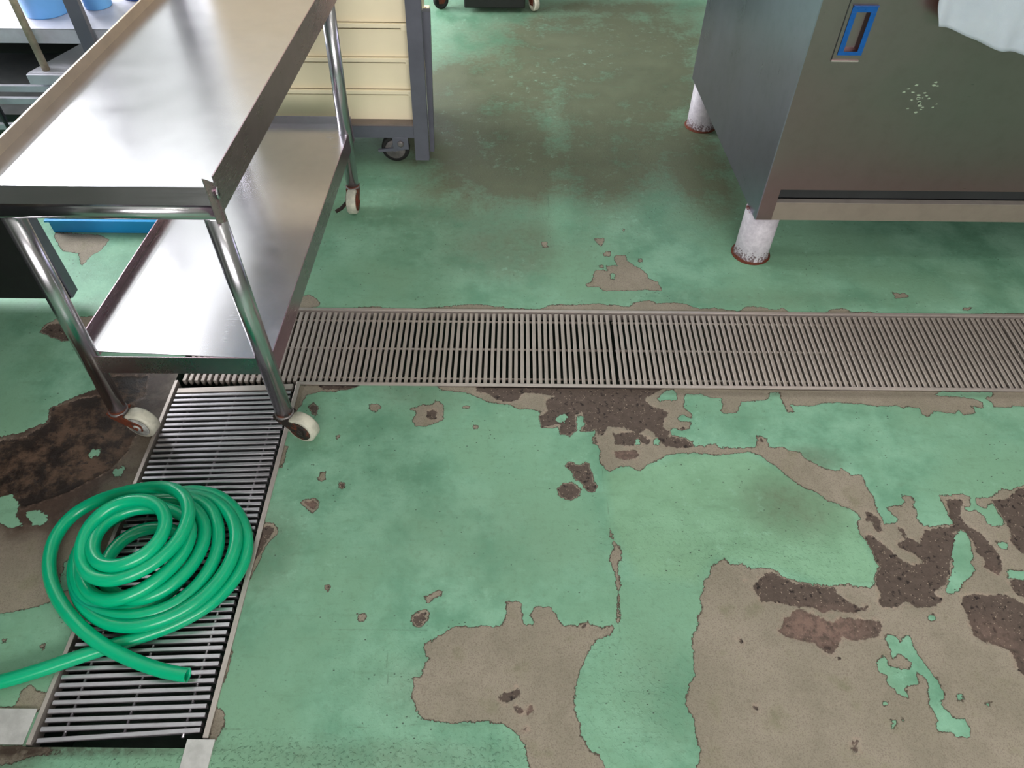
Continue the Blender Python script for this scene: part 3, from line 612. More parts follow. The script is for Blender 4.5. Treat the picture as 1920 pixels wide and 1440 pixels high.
# the grate under the hose, bars running across
gx0, gx1 = LX0 + 0.0155, LX1 - 0.02
gt = thing('drain_grate', 'steel bar grate of the left drain, lying under the coiled green hose', 'grate', ((gx0 + gx1) / 2, 0.42, 0.0))
bmX = bar_mesh('bar', gx1 - gx0, 0.0088, 0.016, 'X')
for k in range(1, 53):
    yy = k * PITCH * 0.993 + 0.003
    put('bar', bmX, gt, (random.uniform(-0.0015, 0.0015), yy, random.uniform(-0.0005, 0.0005)), (0, 0, 0.043 + 0.010 * k / 52 + random.uniform(-0.002, 0.002)))
plabel(put('bar', bmX, gt, (0, 0.0035, 0.0), (0, 0, 0.074)), 'end bar bent away from its neighbour')
for dx in (-0.108, 0.005, 0.118):
    x = (gx0 + gx1) / 2 + dx
    MB().tube([(x, 0.422, -0.0095), (x, 1.279, -0.0095)], 0.0032, 8).obj('cross_rod', M['bar_left'], gt)
MB().hexa([(gx0, 1.276, -0.012), (gx1, 1.293, -0.012), (gx1, 1.311, -0.012), (gx0, 1.291, -0.012)],
          [(gx0, 1.276, 0), (gx1, 1.293, 0), (gx1, 1.311, 0), (gx0, 1.291, 0)]).obj('end_plate', M['frame'], gt)
b = MB().box(-1.35, -0.9105, 0.404, 0.469, 0.0005, 0.0035)
tag(b.obj('cover_plate', M['white_plate'], bevel=0.004), 'whitish worn steel plate on the floor left of the hose drain', 'plate')
MB()

# ------------------------------------------------------------------ castors
def castor(parent, x, y, ang, r, w, ztop, fork_mat, wheel_mat, side='both', brake=False, trail=0.03, name='castor', wlabel=None, hub_mat=None):
    """swivel castor: stem at (x,y), wheel trails along ang"""
    R = Matrix.Rotation(ang, 3, 'Z'); c = Vector((x, y, 0))
    def P(a, bb, zz): return c + R @ Vector((a, bb, zz))
    f = MB()
    f.lathe([(0.012, 0), (0.021, 0.002), (0.021, 0.010), (0.013, 0.013)], (x, y, ztop - 0.013))
    zc = r
    def cheek(s):
        o = s * (w / 2 + 0.0035); th = 0.0028
        prof = [(-0.018, ztop - 0.012), (0.016, ztop - 0.012), (trail + 0.014, zc + 0.012), (trail + 0.012, zc - 0.009), (trail - 0.010, zc - 0.010), (-0.014, ztop - 0.026)]
        A = [P(a, o - th / 2, zz) for a, zz in prof]; B = [P(a, o + th / 2, zz) for a, zz in prof]; n = len(prof)
        f.add(A + B, [tuple(range(n)), tuple(reversed(range(n, 2 * n)))] + [(k, k + n, (k + 1) % n + n, (k + 1) % n) for k in range(n)])
    for s in ((-1, 1) if side == 'both' else (side,)): cheek(s)
    hw = w / 2 + 0.005
    f.hexa([P(-0.02, -hw, ztop - 0.016), P(0.02, -hw, ztop - 0.016), P(0.02, hw, ztop - 0.016), P(-0.02, hw, ztop - 0.016)],
           [P(-0.02, -hw, ztop - 0.010), P(0.02, -hw, ztop - 0.010), P(0.02, hw, ztop - 0.010), P(-0.02, hw, ztop - 0.010)])
    f.tube([P(trail, -hw - 0.004, zc), P(trail, hw + 0.004, zc)], 0.005, 10)
    fo_ = f.obj(name, fork_mat, parent)
    wh = MB()
    wh.lathe([(r * 0.2, -w / 2 + 0.001), (r * 0.62, -w / 2 + 0.003), (r * 0.68, -w / 2), (r * 0.93, -w / 2), (r, -w / 2 + 0.004), (r, w / 2 - 0.004), (r * 0.93, w / 2), (r * 0.68, w / 2), (r * 0.62, w / 2 - 0.003), (r * 0.2, w / 2 - 0.001)],
             P(trail, 0, zc), 'Y', 28, rot=R)
    wo = wh.obj('wheel', wheel_mat, fo_)
    if wlabel: wo['label'] = wlabel
    if hub_mat:
        for s in (-1, 1):
            h = MB()
            h.lathe([(r * 0.74, 0), (r * 0.70, 0.003 * s), (r * 0.3, 0.001 * s), (r * 0.26, 0.005 * s), (r * 0.12, 0.006 * s)], P(trail, s * (w / 2 + 0.0002), zc), 'Y', 24, rot=R)
            h.obj('rim', hub_mat, fo_)
    if brake:
        br = MB()
        br.hexa([P(-0.01, hw, zc + 0.002), P(trail + 0.06, hw, zc - 0.006), P(trail + 0.06, hw + 0.006, zc - 0.006), P(-0.01, hw + 0.006, zc + 0.002)],
                [P(-0.01, hw, zc + 0.014), P(trail + 0.06, hw, zc + 0.004), P(trail + 0.06, hw + 0.006, zc + 0.004), P(-0.01, hw + 0.006, zc + 0.014)])
        br.obj('brake_lever', fork_mat, fo_)
    return fo_

# ------------------------------------------------------------------ steel cart on the left
cart = thing('serving_cart', 'two-tier stainless steel cart with raised side rims and rusty castors, at the left', 'cart', (-0.75, 1.65, 0))
PZ, RT, RB = 0.732, 0.757, 0.684
FRx, FLx, BRx, BLx = -0.530, -0.972, -0.472, -0.889     # outer corners near/far
FY, BY = 1.136, 2.17
def lerpx(a, c, y): return a + (c - a) * (y - FY) / (BY - FY)
b = MB()      # top plate with turned-down front lip
b.hexa([(FLx + 0.002, FY, PZ - 0.002), (FRx - 0.002, FY, PZ - 0.002), (BRx - 0.002, BY, PZ - 0.002), (BLx + 0.002, BY, PZ - 0.002)],
       [(FLx + 0.002, FY, PZ), (FRx - 0.002, FY, PZ), (BRx - 0.002, BY, PZ), (BLx + 0.002, BY, PZ)])
b.hexa([(FLx + 0.002, FY - 0.012, 0.701), (FRx - 0.005, FY - 0.012, 0.701), (FRx - 0.005, FY - 0.010, 0.700), (FLx + 0.002, FY - 0.010, 0.700)],
       [(FLx + 0.002, FY - 0.001, PZ), (FRx - 0.003, FY - 0.001, PZ), (FRx - 0.003, FY + 0.001, PZ), (FLx + 0.002, FY + 0.001, PZ)])
b.obj('top_shelf', M['steel'], cart)
MB().wallq((FRx, FY - 0.004), (BRx, BY), RB, RT, 0.0022).obj('side_rim', M['steel_side'], cart)
MB().wallq((BLx, BY), (FLx, FY), RB, RT, 0.0022).wallq((BLx + 0.0015, BY), (FLx + 0.0015, FY), RT - 0.002, RT + 0.0005, 0.004).obj('side_rim', M['rim_inner'], cart)
MB().wallq((BRx, BY), (BLx, BY), RB, RT, 0.0022).obj('rear_rim', M['steel_side'], cart)
# corner lug: curled sheet end with an open bolt eye
b = MB(); pr = []
for k in range(9):
    s_ = k / 8; pr.append((FRx + 0.0005 - 0.010 * (s_ ** 2), FY - 0.004 - 0.020 * s_))
zt = [0.757, 0.758, 0.760, 0.762, 0.765, 0.768, 0.771, 0.774, 0.777]
zb = [0.662 + 0.001 * k for k in range(9)]
vs = []
for k, (x_, y_) in enumerate(pr): vs += [(x_, y_, zb[k]), (x_, y_, zt[k] - 0.012), (x_ - 0.002, y_, zt[k] - 0.012), (x_ - 0.002, y_, zb[k])]
fs = []
for k in range(8):
    o = k * 4
    for a in range(4): fs.append((o + a, o + (a + 1) % 4, o + 4 + (a + 1) % 4, o + 4 + a))
fs += [(0, 1, 2, 3), (32, 35, 34, 33)]
b.add(vs, fs, 0, False); b.obj('corner_lug', M['steel_side'], cart)
b = MB(); R_ = Matrix.Rotation(0.25, 3, 'Z')
b.lathe([(0.0055, 0), (0.012, 0), (0.012, 0.003), (0.0075, 0.004), (0.0055, 0.003)], (FRx - 0.0005, FY - 0.008, 0.725), 'X', 20, rot=R_)
b.obj('bolt_eye', M['tube'], cart)
b = MB(); b.lathe([(0.0056, 0.0002), (0.0054, 0.0034)], (FRx - 0.0003, FY - 0.008, 0.725), 'X', 16, rot=R_); b.obj('bolt_hole', M['black'], cart)
# front rail tube and legs
MB().tube([(FLx + 0.012, 1.138, 0.681), (FRx - 0.012, 1.138, 0.681)], 0.0175, 24).obj('front_rail', M['tube'], cart)
LEG = 0.0205
legs = [((-0.943, 1.156, 0.69), (-0.972, 1.156, 0.07)), ((-0.561, 1.152, 0.69), (-0.561, 1.152, 0.070)),
        ((-0.514, 2.120, 0.728), (-0.536, 2.120, 0.072)), ((-0.866, 2.125, 0.728), (-0.896, 2.125, 0.072))]
for a, c in legs:
    MB().tube([a, c], LEG, 24).obj('leg', M['tube'], cart)
    cc = Vector(c); MB().lathe([(LEG, 0), (LEG + 0.003, 0.001), (LEG + 0.003, 0.007), (LEG, 0.008)], (cc.x, cc.y, cc.z)).obj('leg_ring', M['rim'], cart)
# lower shelf
SZ = 0.275
s_fl, s_fr, s_br, s_bl = (-0.982, 1.165), (-0.545, 1.145), (-0.515, 2.165), (-0.909, 2.165)
MB().hexa([(s_fl[0] + .003, s_fl[1], SZ - .002), (s_fr[0] - .001, s_fr[1], SZ - .002), (s_br[0] - .001, s_br[1], SZ - .002), (s_bl[0] + .003, s_bl[1], SZ - .002)],
          [(s_fl[0] + .003, s_fl[1], SZ), (s_fr[0] - .001, s_fr[1], SZ), (s_br[0] - .001, s_br[1], SZ), (s_bl[0] + .003, s_bl[1], SZ)]).obj('lower_shelf', M['steel'], cart)
MB().wallq((-0.958, 1.147), (-0.572, 1.147), 0.222, SZ + 0.001, -0.002).obj('front_apron', M['steel_side'], cart)
MB().wallq(s_fr, s_br, 0.217, SZ + 0.0015, 0.002).obj('side_apron', M['steel_side'], cart)
MB().wallq(s_bl, s_fl, 0.217, SZ + 0.024, 0.002).obj('side_apron', M['steel_side'], cart)
MB().wallq(s_br, s_bl, 0.217, SZ + 0.026, 0.002).obj('rear_apron', M['tube'], cart)
castor(cart, -0.972, 1.156, math.radians(-14), 0.041, 0.032, 0.086, M['rust'], M['nylon'], side=-1, trail=0.052, hub_mat=M['nylon_dirty'])
castor(cart, -0.561, 1.152, math.radians(-22), 0.040, 0.032, 0.084, M['rust_black'], M['nylon'], side=-1, trail=0.046, hub_mat=M['rust_black'])
fc = castor(cart, -0.536, 2.120, math.radians(-90), 0.040, 0.030, 0.086, M['rust'], M['nylon'], side='both', trail=0.036, hub_mat=M['rust'])
MB().tube([(-0.545, 2.085, 0.05), (-0.572, 2.060, 0.030), (-0.590, 2.050, 0.024)], 0.006, 8).obj('brake_lever', M['rust_black'], fc)
castor(cart, -0.896, 2.125, math.radians(200), 0.034, 0.026, 0.078, M['rust'], M['nylon'], trail=0.034)

# ------------------------------------------------------------------ rack with cream crates
RY = 2.372
rack = thing('crate_rack', 'grey steel wheeled rack holding the cream crates', 'rack', (-0.68, 2.6, 0))
MB().box(-1.02, -0.352, RY, RY + 0.018, 0.106, 0.150).box(-1.02, -0.352, RY + 0.42, RY + 0.438, 0.106, 0.150).box(-1.02, -1.0, RY, RY + 0.438, 0.106, 0.150).obj('base_rail', M['rack'], rack)
MB().box(-1.02, -0.340, RY + 0.002, RY + 0.436, 0.150, 0.156).obj('base_shelf', M['shelf_tan'], rack)
def angle_post(x0, y0, w, dz, lean=0.0, z0=0.02, right=True, dp=0.45):
    b = MB(); t_ = 0.004; x1 = x0 + w
    b.hexa([(x0, y0, z0), (x1, y0, z0), (x1, y0 + t_, z0), (x0, y0 + t_, z0)], [(x0 + lean, y0, dz), (x1 + lean, y0, dz), (x1 + lean, y0 + t_, dz), (x0 + lean, y0 + t_, dz)])
    xs_ = (x1 - t_, x1) if right else (x0, x0 + t_)
    b.hexa([(xs_[0], y0 + t_, z0), (xs_[1], y0 + t_, z0), (xs_[1], y0 + w * dp, z0), (xs_[0], y0 + w * dp, z0)], [(xs_[0] + lean, y0 + t_, dz), (xs_[1] + lean, y0 + t_, dz), (xs_[1] + lean, y0 + w * dp, dz), (xs_[0] + lean, y0 + w * dp, dz)])
    return b
angle_post(-0.354, RY - 0.006, 0.049, 1.62, 0.045, 0.022).obj('post', M['rack'], rack)
angle_post(-1.06, RY - 0.006, 0.049, 1.62, 0, 0.022, False).obj('post', M['rack'], rack)
plabel(MB().hexa([(-0.306, RY + 0.052, 0.022), (-0.292, RY + 0.052, 0.022), (-0.292, RY + 0.075, 0.022), (-0.306, RY + 0.075, 0.022)], [(-0.296, RY + 0.052, 0.515), (-0.270, RY + 0.052, 0.515), (-0.270, RY + 0.075, 0.515), (-0.296, RY + 0.075, 0.515)]).obj('post', M['rack'], rack), 'short side post')
MB().box(-1.06, -1.056, RY + 0.39, RY + 0.44, 0.022, 1.62).obj('post', M['rack'], rack)
MB().box(-0.43, -0.375, RY - 0.002, RY + 0.002, 0.062, 0.108).obj('bracket', M['rack'], rack, bevel=0.001)
MB().lathe([(0.012, 0), (0.012, 0.006), (0.006, 0.008)], (-0.402, RY - 0.002, 0.085), 'Y', 6, rot=Matrix.Rotation(PI, 3, 'Z')).obj('bolt', M['rim'], rack)
castor(rack, -0.405, RY + 0.035, math.radians(180), 0.050, 0.030, 0.106, M['rack'], M['rubber'], trail=0.022, brake=True, hub_mat=M['rim'])
castor(rack, -0.97, RY + 0.035, math.radians(180), 0.050, 0.030, 0.106, M['rack'], M['rubber'], trail=0.022, hub_mat=M['rim'])
castor(rack, -0.42, RY + 0.40, math.radians(180), 0.050, 0.030, 0.106, M['rack'], M['rubber'], trail=0.022, hub_mat=M['rim'])
castor(rack, -0.97, RY + 0.40, math.radians(180), 0.050, 0.030, 0.106, M['rack'], M['rubber'], trail=0.022, hub_mat=M['rim'])
names = ['lowest', 'second from the bottom', 'third from the bottom', 'fourth from the bottom', 'fifth from the bottom', 'sixth from the bottom', 'seventh from the bottom', 'eighth from the bottom', 'ninth from the bottom', 'tenth from the bottom', 'topmost']
CH = 0.1105
def crate_body():
    b = MB(); x0, x1, y0, y1 = -0.31, 0.31, 0, 0.40; h = CH - 0.0001; s = 0.0025; w = 0.003
    def ring(i, zz): return [(x0 + i, y0 + i, zz), (x1 - i, y0 + i, zz), (x1 - i, y1 - i, zz), (x0 + i, y1 - i, zz)]
    lv = [ring(s, 0), ring(s, 0.002), ring(s * 0.6, h - 0.022)]
    vs = sum(lv, []) + ring(s * 0.6 + w, h - 0.022) + ring(s + w, 0.006)
    fs = [(3, 2, 1, 0)]
    for L_ in range(4):
        for k in range(4): fs.append((L_ * 4 + k, L_ * 4 + (k + 1) % 4, L_ * 4 + 4 + (k + 1) % 4, L_ * 4 + 4 + k))
    fs.append((16, 17, 18, 19)); b.add(vs, fs); return b
def crate_lip():
    b = MB(); h = CH - 0.0001
    def fr(i0, i1, z0, z1):
        o = [(-0.31 - i0, -i0), (0.31 + i0, -i0), (0.31 + i0, 0.40 + i0), (-0.31 - i0, 0.40 + i0)]
        n = [(-0.31 - i1, -i1), (0.31 + i1, -i1), (0.31 + i1, 0.40 + i1), (-0.31 - i1, 0.40 + i1)]
        vs = [(x, y, z0) for x, y in o] + [(x, y, z1) for x, y in o] + [(x, y, z0) for x, y in n] + [(x, y, z1) for x, y in n]
        fs = []
        for k in range(4):
            j = (k + 1) % 4; fs += [(k, j, 4 + j, 4 + k), (8 + j, 8 + k, 12 + k, 12 + j), (4 + k, 4 + j, 12 + j, 12 + k), (j, k, 8 + k, 8 + j)]
        b.add(vs, fs)
    fr(0.011, -0.0005, h - 0.014, h)
    return b
def crate_tabs():
    out = []
    for sx in (-1, 1):
        for sy, yy in ((-1, -0.012), (1, 0.398)):
            out.append(MB().box(sx * 0.29 - 0.016, sx * 0.29 + 0.016, yy, yy + 0.014, CH - 0.022, CH - 0.002))
    return out
c0 = None
for k in range(11):
    loc = (-0.636 + (0.003 if k % 2 else 0) - 0.001 * k, RY + 0.034 + random.uniform(-0.002, 0.002), 0.1565 + k * CH)
    lab = 'cream plastic crate, %s in the stack on the rack' % names[k]
    if c0 is None:
        c0 = thing('plastic_crate', lab, 'crate', (0, 0, 0), 'cream crates stacked on the rack')
        crate_body().obj('body', M['cream'], c0); crate_lip().obj('lip', M['cream'], c0, bevel=0.002); [tb.obj('tab', M['cream'], c0, bevel=0.002) for tb in crate_tabs()]
        c0.location = loc
    else:
        c = c0.copy(); COL.objects.link(c); c.location = loc; c['label'] = lab
        for ch in [o for o in COL.objects if o.parent == c0]:
            d = ch.copy(); COL.objects.link(d); d.parent = c

# ------------------------------------------------------------------ steel cabinet on the right
CYF = 1.825; CX0 = 0.716; CZB = 0.171; CZT = 0.86; CBX = 0.664; CYB = 2.70; CX1 = 2.05
cab = thing('steel_cabinet', 'stainless steel sliding-door cabinet on white rusting pipe legs', 'cabinet', (1.35, 2.25, 0))
b = MB()
b.hexa([(CX0, CYF, CZB), (CX0 + 0.003, CYF, CZB), (CBX + 0.003, CYB, CZB), (CBX, CYB, CZB)], [(CX0, CYF, CZT), (CX0 + 0.003, CYF, CZT), (CBX + 0.003, CYB, CZT), (CBX, CYB, CZT)])
b.obj('side_panel', M['cab_side'], cab)
MB().box(CX0 + 0.003, CX0 + 0.048, CYF + 0.0005, CYF + 0.003, CZB, CZT).obj('corner_stile', M['cab_front'], cab)
b = MB()
b.box(CX0 + 0.048, CX1, CYF + 0.0005, CYF + 0.003, CZB, 0.229)
b.box(CX0 + 0.048, CX1, CYF + 0.0005, CYF + 0.020, 0.2275, 0.2315)
b.obj('bottom_rail', M['rail'], cab, bevel=0.0006)
plabel(MB().box(CX0 + 0.048, CX1, CYF - 0.0005, CYF + 0.020, 0.2316, 0.2326).obj('rail_highlight', M['frame'], cab), 'pale strip painting the highlight along the bottom rail')  # paler steel strip stands in for the ledge highlight
MB().box(CX0 + 0.048, CX1, CYF + 0.031, CYF + 0.034, 0.2315, 0.262).obj('door_track', M['black'], cab)
MB().hexa([(CX0 + 0.003, CYF + 0.004, CZB), (CX1, CYF + 0.004, CZB), (CX1, CYB, CZB), (CBX + 0.003, CYB, CZB)], [(CX0 + 0.003, CYF + 0.004, CZB + 0.002), (CX1, CYF + 0.004, CZB + 0.002), (CX1, CYB, CZB + 0.002), (CBX + 0.003, CYB, CZB + 0.002)]).obj('bottom_panel', M['dark_steel'], cab)
MB().hexa([(CX0 - 0.01, CYF - 0.012, CZT), (CX1, CYF - 0.012, CZT), (CX1, CYB, CZT), (CBX - 0.01, CYB, CZT)], [(CX0 - 0.01, CYF - 0.012, CZT + 0.03), (CX1, CYF - 0.012, CZT + 0.03), (CX1, CYB, CZT + 0.03), (CBX - 0.01, CYB, CZT + 0.03)]).obj('top', M['steel'], cab, bevel=0.002)
MB().box(CX1, CX1 + 0.003, CYF, CYB, CZB, CZT).obj('side_panel', M['cab_side'], cab)
MB().box(CBX, CX1, CYB, CYB + 0.003, CZB, CZT).obj('back_panel', M['cab_side'], cab)
# sliding door with a slightly folded lower edge and a hole for the finger pull
DX0 = CX0 + 0.048; DY = CYF + 0.012
hx0, hx1, hz0, hz1 = 0.812, 0.846, 0.668, 0.762
b = MB()
def dq(x0, x1, z0, z1): b.box(x0, x1, DY, DY + 0.018, z0, z1)
zlo = 0.268
dq(DX0 + 0.001, hx0, zlo, CZT - 0.002); dq(hx1, CX1 - 0.001, zlo, CZT - 0.002); dq(hx0, hx1, zlo, hz0); dq(hx0, hx1, hz1, CZT - 0.002)
MB().box(DX0 + 0.001, CX1 - 0.001, DY + 0.012, DY + 0.018, 0.2335, zlo).obj('door_lower_fold', M['dark_steel'], cab)  # recess shade put in as a darker steel
door = b.obj('door', M['cab_front'], cab)
# recessed pull
b = MB(); dd = 0.014
b.add([(hx0, DY, hz0), (hx1, DY, hz0), (hx1, DY, hz1), (hx0, DY, hz1), (hx0 + 0.004, DY + dd, hz0 + 0.004), (hx1 - 0.004, DY + dd, hz0 + 0.004), (hx1 - 0.004, DY + dd, hz1 - 0.004), (hx0 + 0.004, DY + dd, hz1 - 0.004)],
      [(0, 1, 5, 4), (1, 2, 6, 5), (2, 3, 7, 6), (3, 0, 4, 7), (4, 5, 6, 7)])
b.obj('finger_pull', M['cab_front'], door, recalc=False)
b = MB(); e = 0.013
for (x0, x1, z0, z1) in ((hx0 - e, hx1 + e, hz1, hz1 + 0.016), (hx0 - e, hx1 + e, hz0 - 0.009, hz0), (hx0 - e, hx0, hz0, hz1), (hx1, hx1 + e, hz0, hz1)):
    b.box(x0, x1, DY - 0.0022, DY - 0.0004, z0, z1)
b.box(hx0 - e, hx1 + e, DY - 0.007, DY - 0.0004, hz1 + 0.014, hz1 + 0.0165)
plabel(b.obj('film_frame', M['tape'], door, bevel=0.0006), 'blue protective film around the finger pull')
MB().box(hx0 - 0.024, hx1 + 0.010, DY - 0.006, DY - 0.0004, hz0 - 0.024, hz0 - 0.0205).obj('pull_plate_edge', M['frame'], door, bevel=0.0005)
# scuffed specks of dried splash on the door
b = MB(); rs = random.Random(3)
for k in range(26):
    px_, py_ = rs.gauss(1725, 16), rs.gauss(188, 14)
    d_ = ray(px_, py_); t_ = (DY - 0.0006) / d_.y; cx_ = d_.x * t_; cz_ = HC + d_.z * t_
    rr = rs.uniform(0.0015, 0.005); a0 = rs.uniform(0, 3)
    n = 7; V = [(cx_ + rr * (1.6 if j % 2 else 0.9) * math.cos(a0 + j * 2 * PI / n), DY - 0.0006, cz_ + 0.6 * rr * math.sin(a0 + j * 2 * PI / n)) for j in range(n)]
    V2 = [(v[0], DY - 0.0001, v[2]) for v in V]
    b.add(V + V2, [tuple(range(n))] + [(j, (j + 1) % n, n + (j + 1) % n, n + j) for j in range(n)])
plabel(MB().box(hx0 - 0.024, hx0 - 0.022, DY - 0.0015, DY - 0.0002, hz0 - 0.020, 0.83).obj('plate_seam', M['dark_steel'], door), 'dark seam left of the finger pull')
sp = b.obj('dried_splash', m_simple('dried_splash', (150, 164, 142), 0.6), door); sp['kind'] = 'stuff'
for (lx, ly) in ((0.757, 1.884), (0.722, 2.665), (1.95, 1.884), (1.95, 2.64)):
    o = MB().lathe([(0.0555, 0.0), (0.0565, 0.002), (0.054, 0.006), (0.053, 0.02), (0.053, CZB - 0.001)], (lx, ly, 0), 'Z', 32).obj('leg', M['leg_white'], cab)
    # put the leg's own origin at its foot so that its rust starts there
    off = Vector((lx, ly, 0)) - Vector(cab.location); o.data.transform(Matrix.Translation(-off)); o.location = off
    MB().lathe([(0.0555, 0.0003), (0.0615, 0.0008), (0.059, 0.002), (0.0555, 0.003)], (lx, ly, 0), 'Z', 28).obj('foot_rust_ring', M['rust'], cab)
# white cloth hanging over the front of the cabinet top
nx, nz = 70, 26; vs = []
def hem(x):
    P_ = [(0.98, 0.757), (1.13, 0.706), (1.25, 0.677), (1.45, 0.665), (1.70, 0.67)]
    for (a, za), (c, zc_) in zip(P_, P_[1:]):
        if x <= c: return za + (zc_ - za) * (x - a) / (c - a)
    return 0.67
for th in (0, 1):
    for j in range(nz + 1):
        for i in range(nx + 1):
            x = 0.98 + 0.72 * i / nx
            s_ = j / nz
            if s_ < 0.2:
                yy = CYF - 0.012 + 0.10 * (0.2 - s_) / 0.2; zz = CZT + 0.034
            else:
                u = (s_ - 0.2) / 0.8; zz = CZT + 0.034 + (hem(x) - CZT - 0.034) * u
                yy = CYF - 0.020 - 0.010 * math.sin(x * 34 + 0.8 * math.sin(u * 3)) * u - 0.006 * math.sin(x * 71 + 1) * u - 0.012 * u
            if i == 0 and s_ > 0.2: x += 0.012 * math.sin(s_ * 7)
            vs.append((x + (0.01 * (1 - s_) if i == 0 else 0), yy + (0.002 if th else 0), zz + (0.0018 if th and s_ < 0.2 else 0)))
K = (nx + 1) * (nz + 1); fs = []
for j in range(nz):
    for i in range(nx):
        a = j * (nx + 1) + i
        fs.append((a, a + 1, a + nx + 2, a + nx + 1)); fs.append((K + a, K + a + nx + 1, K + a + nx + 2, K + a + 1))
for i in range(nx): a = nz * (nx + 1) + i; fs.append((a, a + 1, K + a + 1, K + a))
for j in range(nz):
    a = j * (nx + 1); fs.append((a, a + nx + 1, K + a + nx + 1, K + a))
tag(MB().add(vs, fs, 0, True).obj('cloth', M['cloth'], recalc=False), 'white cloth hanging over the front of the steel cabinet', 'cloth')

# ------------------------------------------------------------------ trolley at the top centre of the picture
tr = thing('utility_trolley', 'dark trolley on rusty castors standing beyond the aisle', 'trolley', (-0.12, 3.98, 0))
x0, x1, y0, y1 = -0.335, 0.075, 3.74, 4.3
MB().box(x0 - 0.02, x1 + 0.02, y0 - 0.02, y1 + 0.02, 0.16, 0.185).obj('lower_shelf', M['dark_steel'], tr, bevel=0.003)
MB().box(x0 - 0.02, x1 + 0.02, y0 - 0.02, y1 + 0.02, 0.80, 0.83).obj('top_shelf', M['dark_steel'], tr, bevel=0.003)
for (x, y) in ((x0, y0), (x1, y0), (x0, y1), (x1, y1)):
    MB().tube([(x, y, 0.10), (x, y, 0.80)], 0.015, 16).obj('leg', M['tube'], tr)
    castor(tr, x, y, math.radians(-60 if x > 0 else 200), 0.036, 0.024, 0.1, M['rust'], M['nylon'] if x > 0 else M['rubber'], trail=0.026)
MB().box(x0 + 0.09, x1 - 0.03, y0 - 0.06, y1, 0.022, 0.158).obj('shade_box', M['black'], tr, bevel=0.006)  # black box standing in for the shadow under the trolley
MB().box(x0, x1, y0 + 0.03, y1, 0.186, 0.62).obj('tub', M['black'], tr, bevel=0.01)

# ------------------------------------------------------------------ hose
raw = [(352,1266,.016),(325,1262,.016),(300,1257,.017),(245,1238,.022),(195,1213,.042),(155,1184,.044),(118,1142,.036),(95,1100,.028),(88,1055,.022),(98,1008,.020),(130,965,.022),(175,940,.034),(230,921,.055),(288,912,.080),
 (326,912,.098),(352,930,.108),(358,965,.112),(345,1000,.112),(318,1035,.110),(280,1063,.108),(240,1083,.106),(198,1092,.104),(166,1082,.102),(150,1058,.102),(150,1022,.106),(165,985,.112),(195,955,.118),(235,938,.124),(275,934,.128),(304,948,.130),(315,975,.128),(306,1007,.126),(282,1035,.124),(248,1055,.122),
 (212,1065,.118),(182,1060,.112),(169,1035,.106),(176,1003,.100),(198,976,.095),(232,956,.090),(272,950,.085),(318,952,.082),(350,965,.080),(362,990,.080),(352,1030,.080),(325,1062,.080),(288,1094,.078),(245,1120,.076),(200,1130,.072),(168,1118,.064),(150,1088,.056),(152,1045,.050),(172,1002,.046),(210,970,.044),(260,950,.044),(312,938,.046),(352,942,.050),(376,962,.054),(388,990,.056),(382,1028,.058),(358,1066,.058),(325,1098,.058),(285,1120,.056),(248,1128,.052),
 (210,1118,.044),(190,1090,.034),(196,1050,.024),(222,1015,.018),(262,990,.016),(305,985,.016),(345,1000,.018),(362,1030,.020),(350,1075,.024),(318,1115,.030),(270,1142,.036),(215,1150,.040),(168,1135,.042),(142,1100,.040),(138,1055,.036),(155,1008,.030),(195,970,.026),(250,945,.026),(310,930,.026),(370,932,.028),(398,950,.034),(411,985,.038),(412,1028,.040),(396,1068,.042),(366,1104,.042),(330,1138,.042),(280,1153,.042),(230,1158,.042),(180,1148,.040),(146,1122,.034),(133,1082,.026),(142,1035,.020),(170,990,.016),(220,955,.014),(290,930,.014),(350,922,.015),(400,932,.020),(435,960,.028),(446,1000,.036),(442,1035,.040),(420,1080,.042),(385,1118,.042),(340,1150,.042),(285,1172,.042),(235,1178,.042),(190,1168,.040),(155,1142,.034),(136,1102,.024),(138,1050,.016),(165,1000,.014),(220,960,.014),(290,935,.014),(350,915,.014),(405,922,.014),(445,950,.014),(467,1000,.014),(465,1045,.014),(440,1092,.014),(395,1138,.014),(330,1172,.014),(262,1195,.014),(195,1215,.014),(130,1238,.014),(60,1262,.014),(0,1280,.014),(-80,1296,.014),(-260,1325,.014)]
HR = 0.0142
ctrl = [fl(a, b_, max(c, HR + 0.001)) for a, b_, c in raw]
# even out the traced points, then a Catmull-Rom spline through them
for it in range(3):
    ctrl = [ctrl[0]] + [ctrl[i] * 0.5 + (ctrl[i - 1] + ctrl[i + 1]) * 0.25 for i in range(1, len(ctrl) - 1)] + [ctrl[-1]] if it < 1 else ctrl
path = []
for i in range(len(ctrl) - 1):
    p0 = ctrl[max(i - 1, 0)]; p1 = ctrl[i]; p2 = ctrl[i + 1]; p3 = ctrl[min(i + 2, len(ctrl) - 1)]
    for k in range(5):
        t = k / 5
        path.append(0.5 * ((2 * p1) + (p2 - p0) * t + (2 * p0 - 5 * p1 + 4 * p2 - p3) * t * t + (3 * p1 - p0 - 3 * p2 + p3) * t ** 3))
path.append(ctrl[-1])
hose = MB().tube(path, HR, 20, inner=HR - 0.003).obj('garden_hose', M['hose'], recalc=False)
tag(hose, 'bright green vinyl hose coiled on the left drain grate', 'hose')

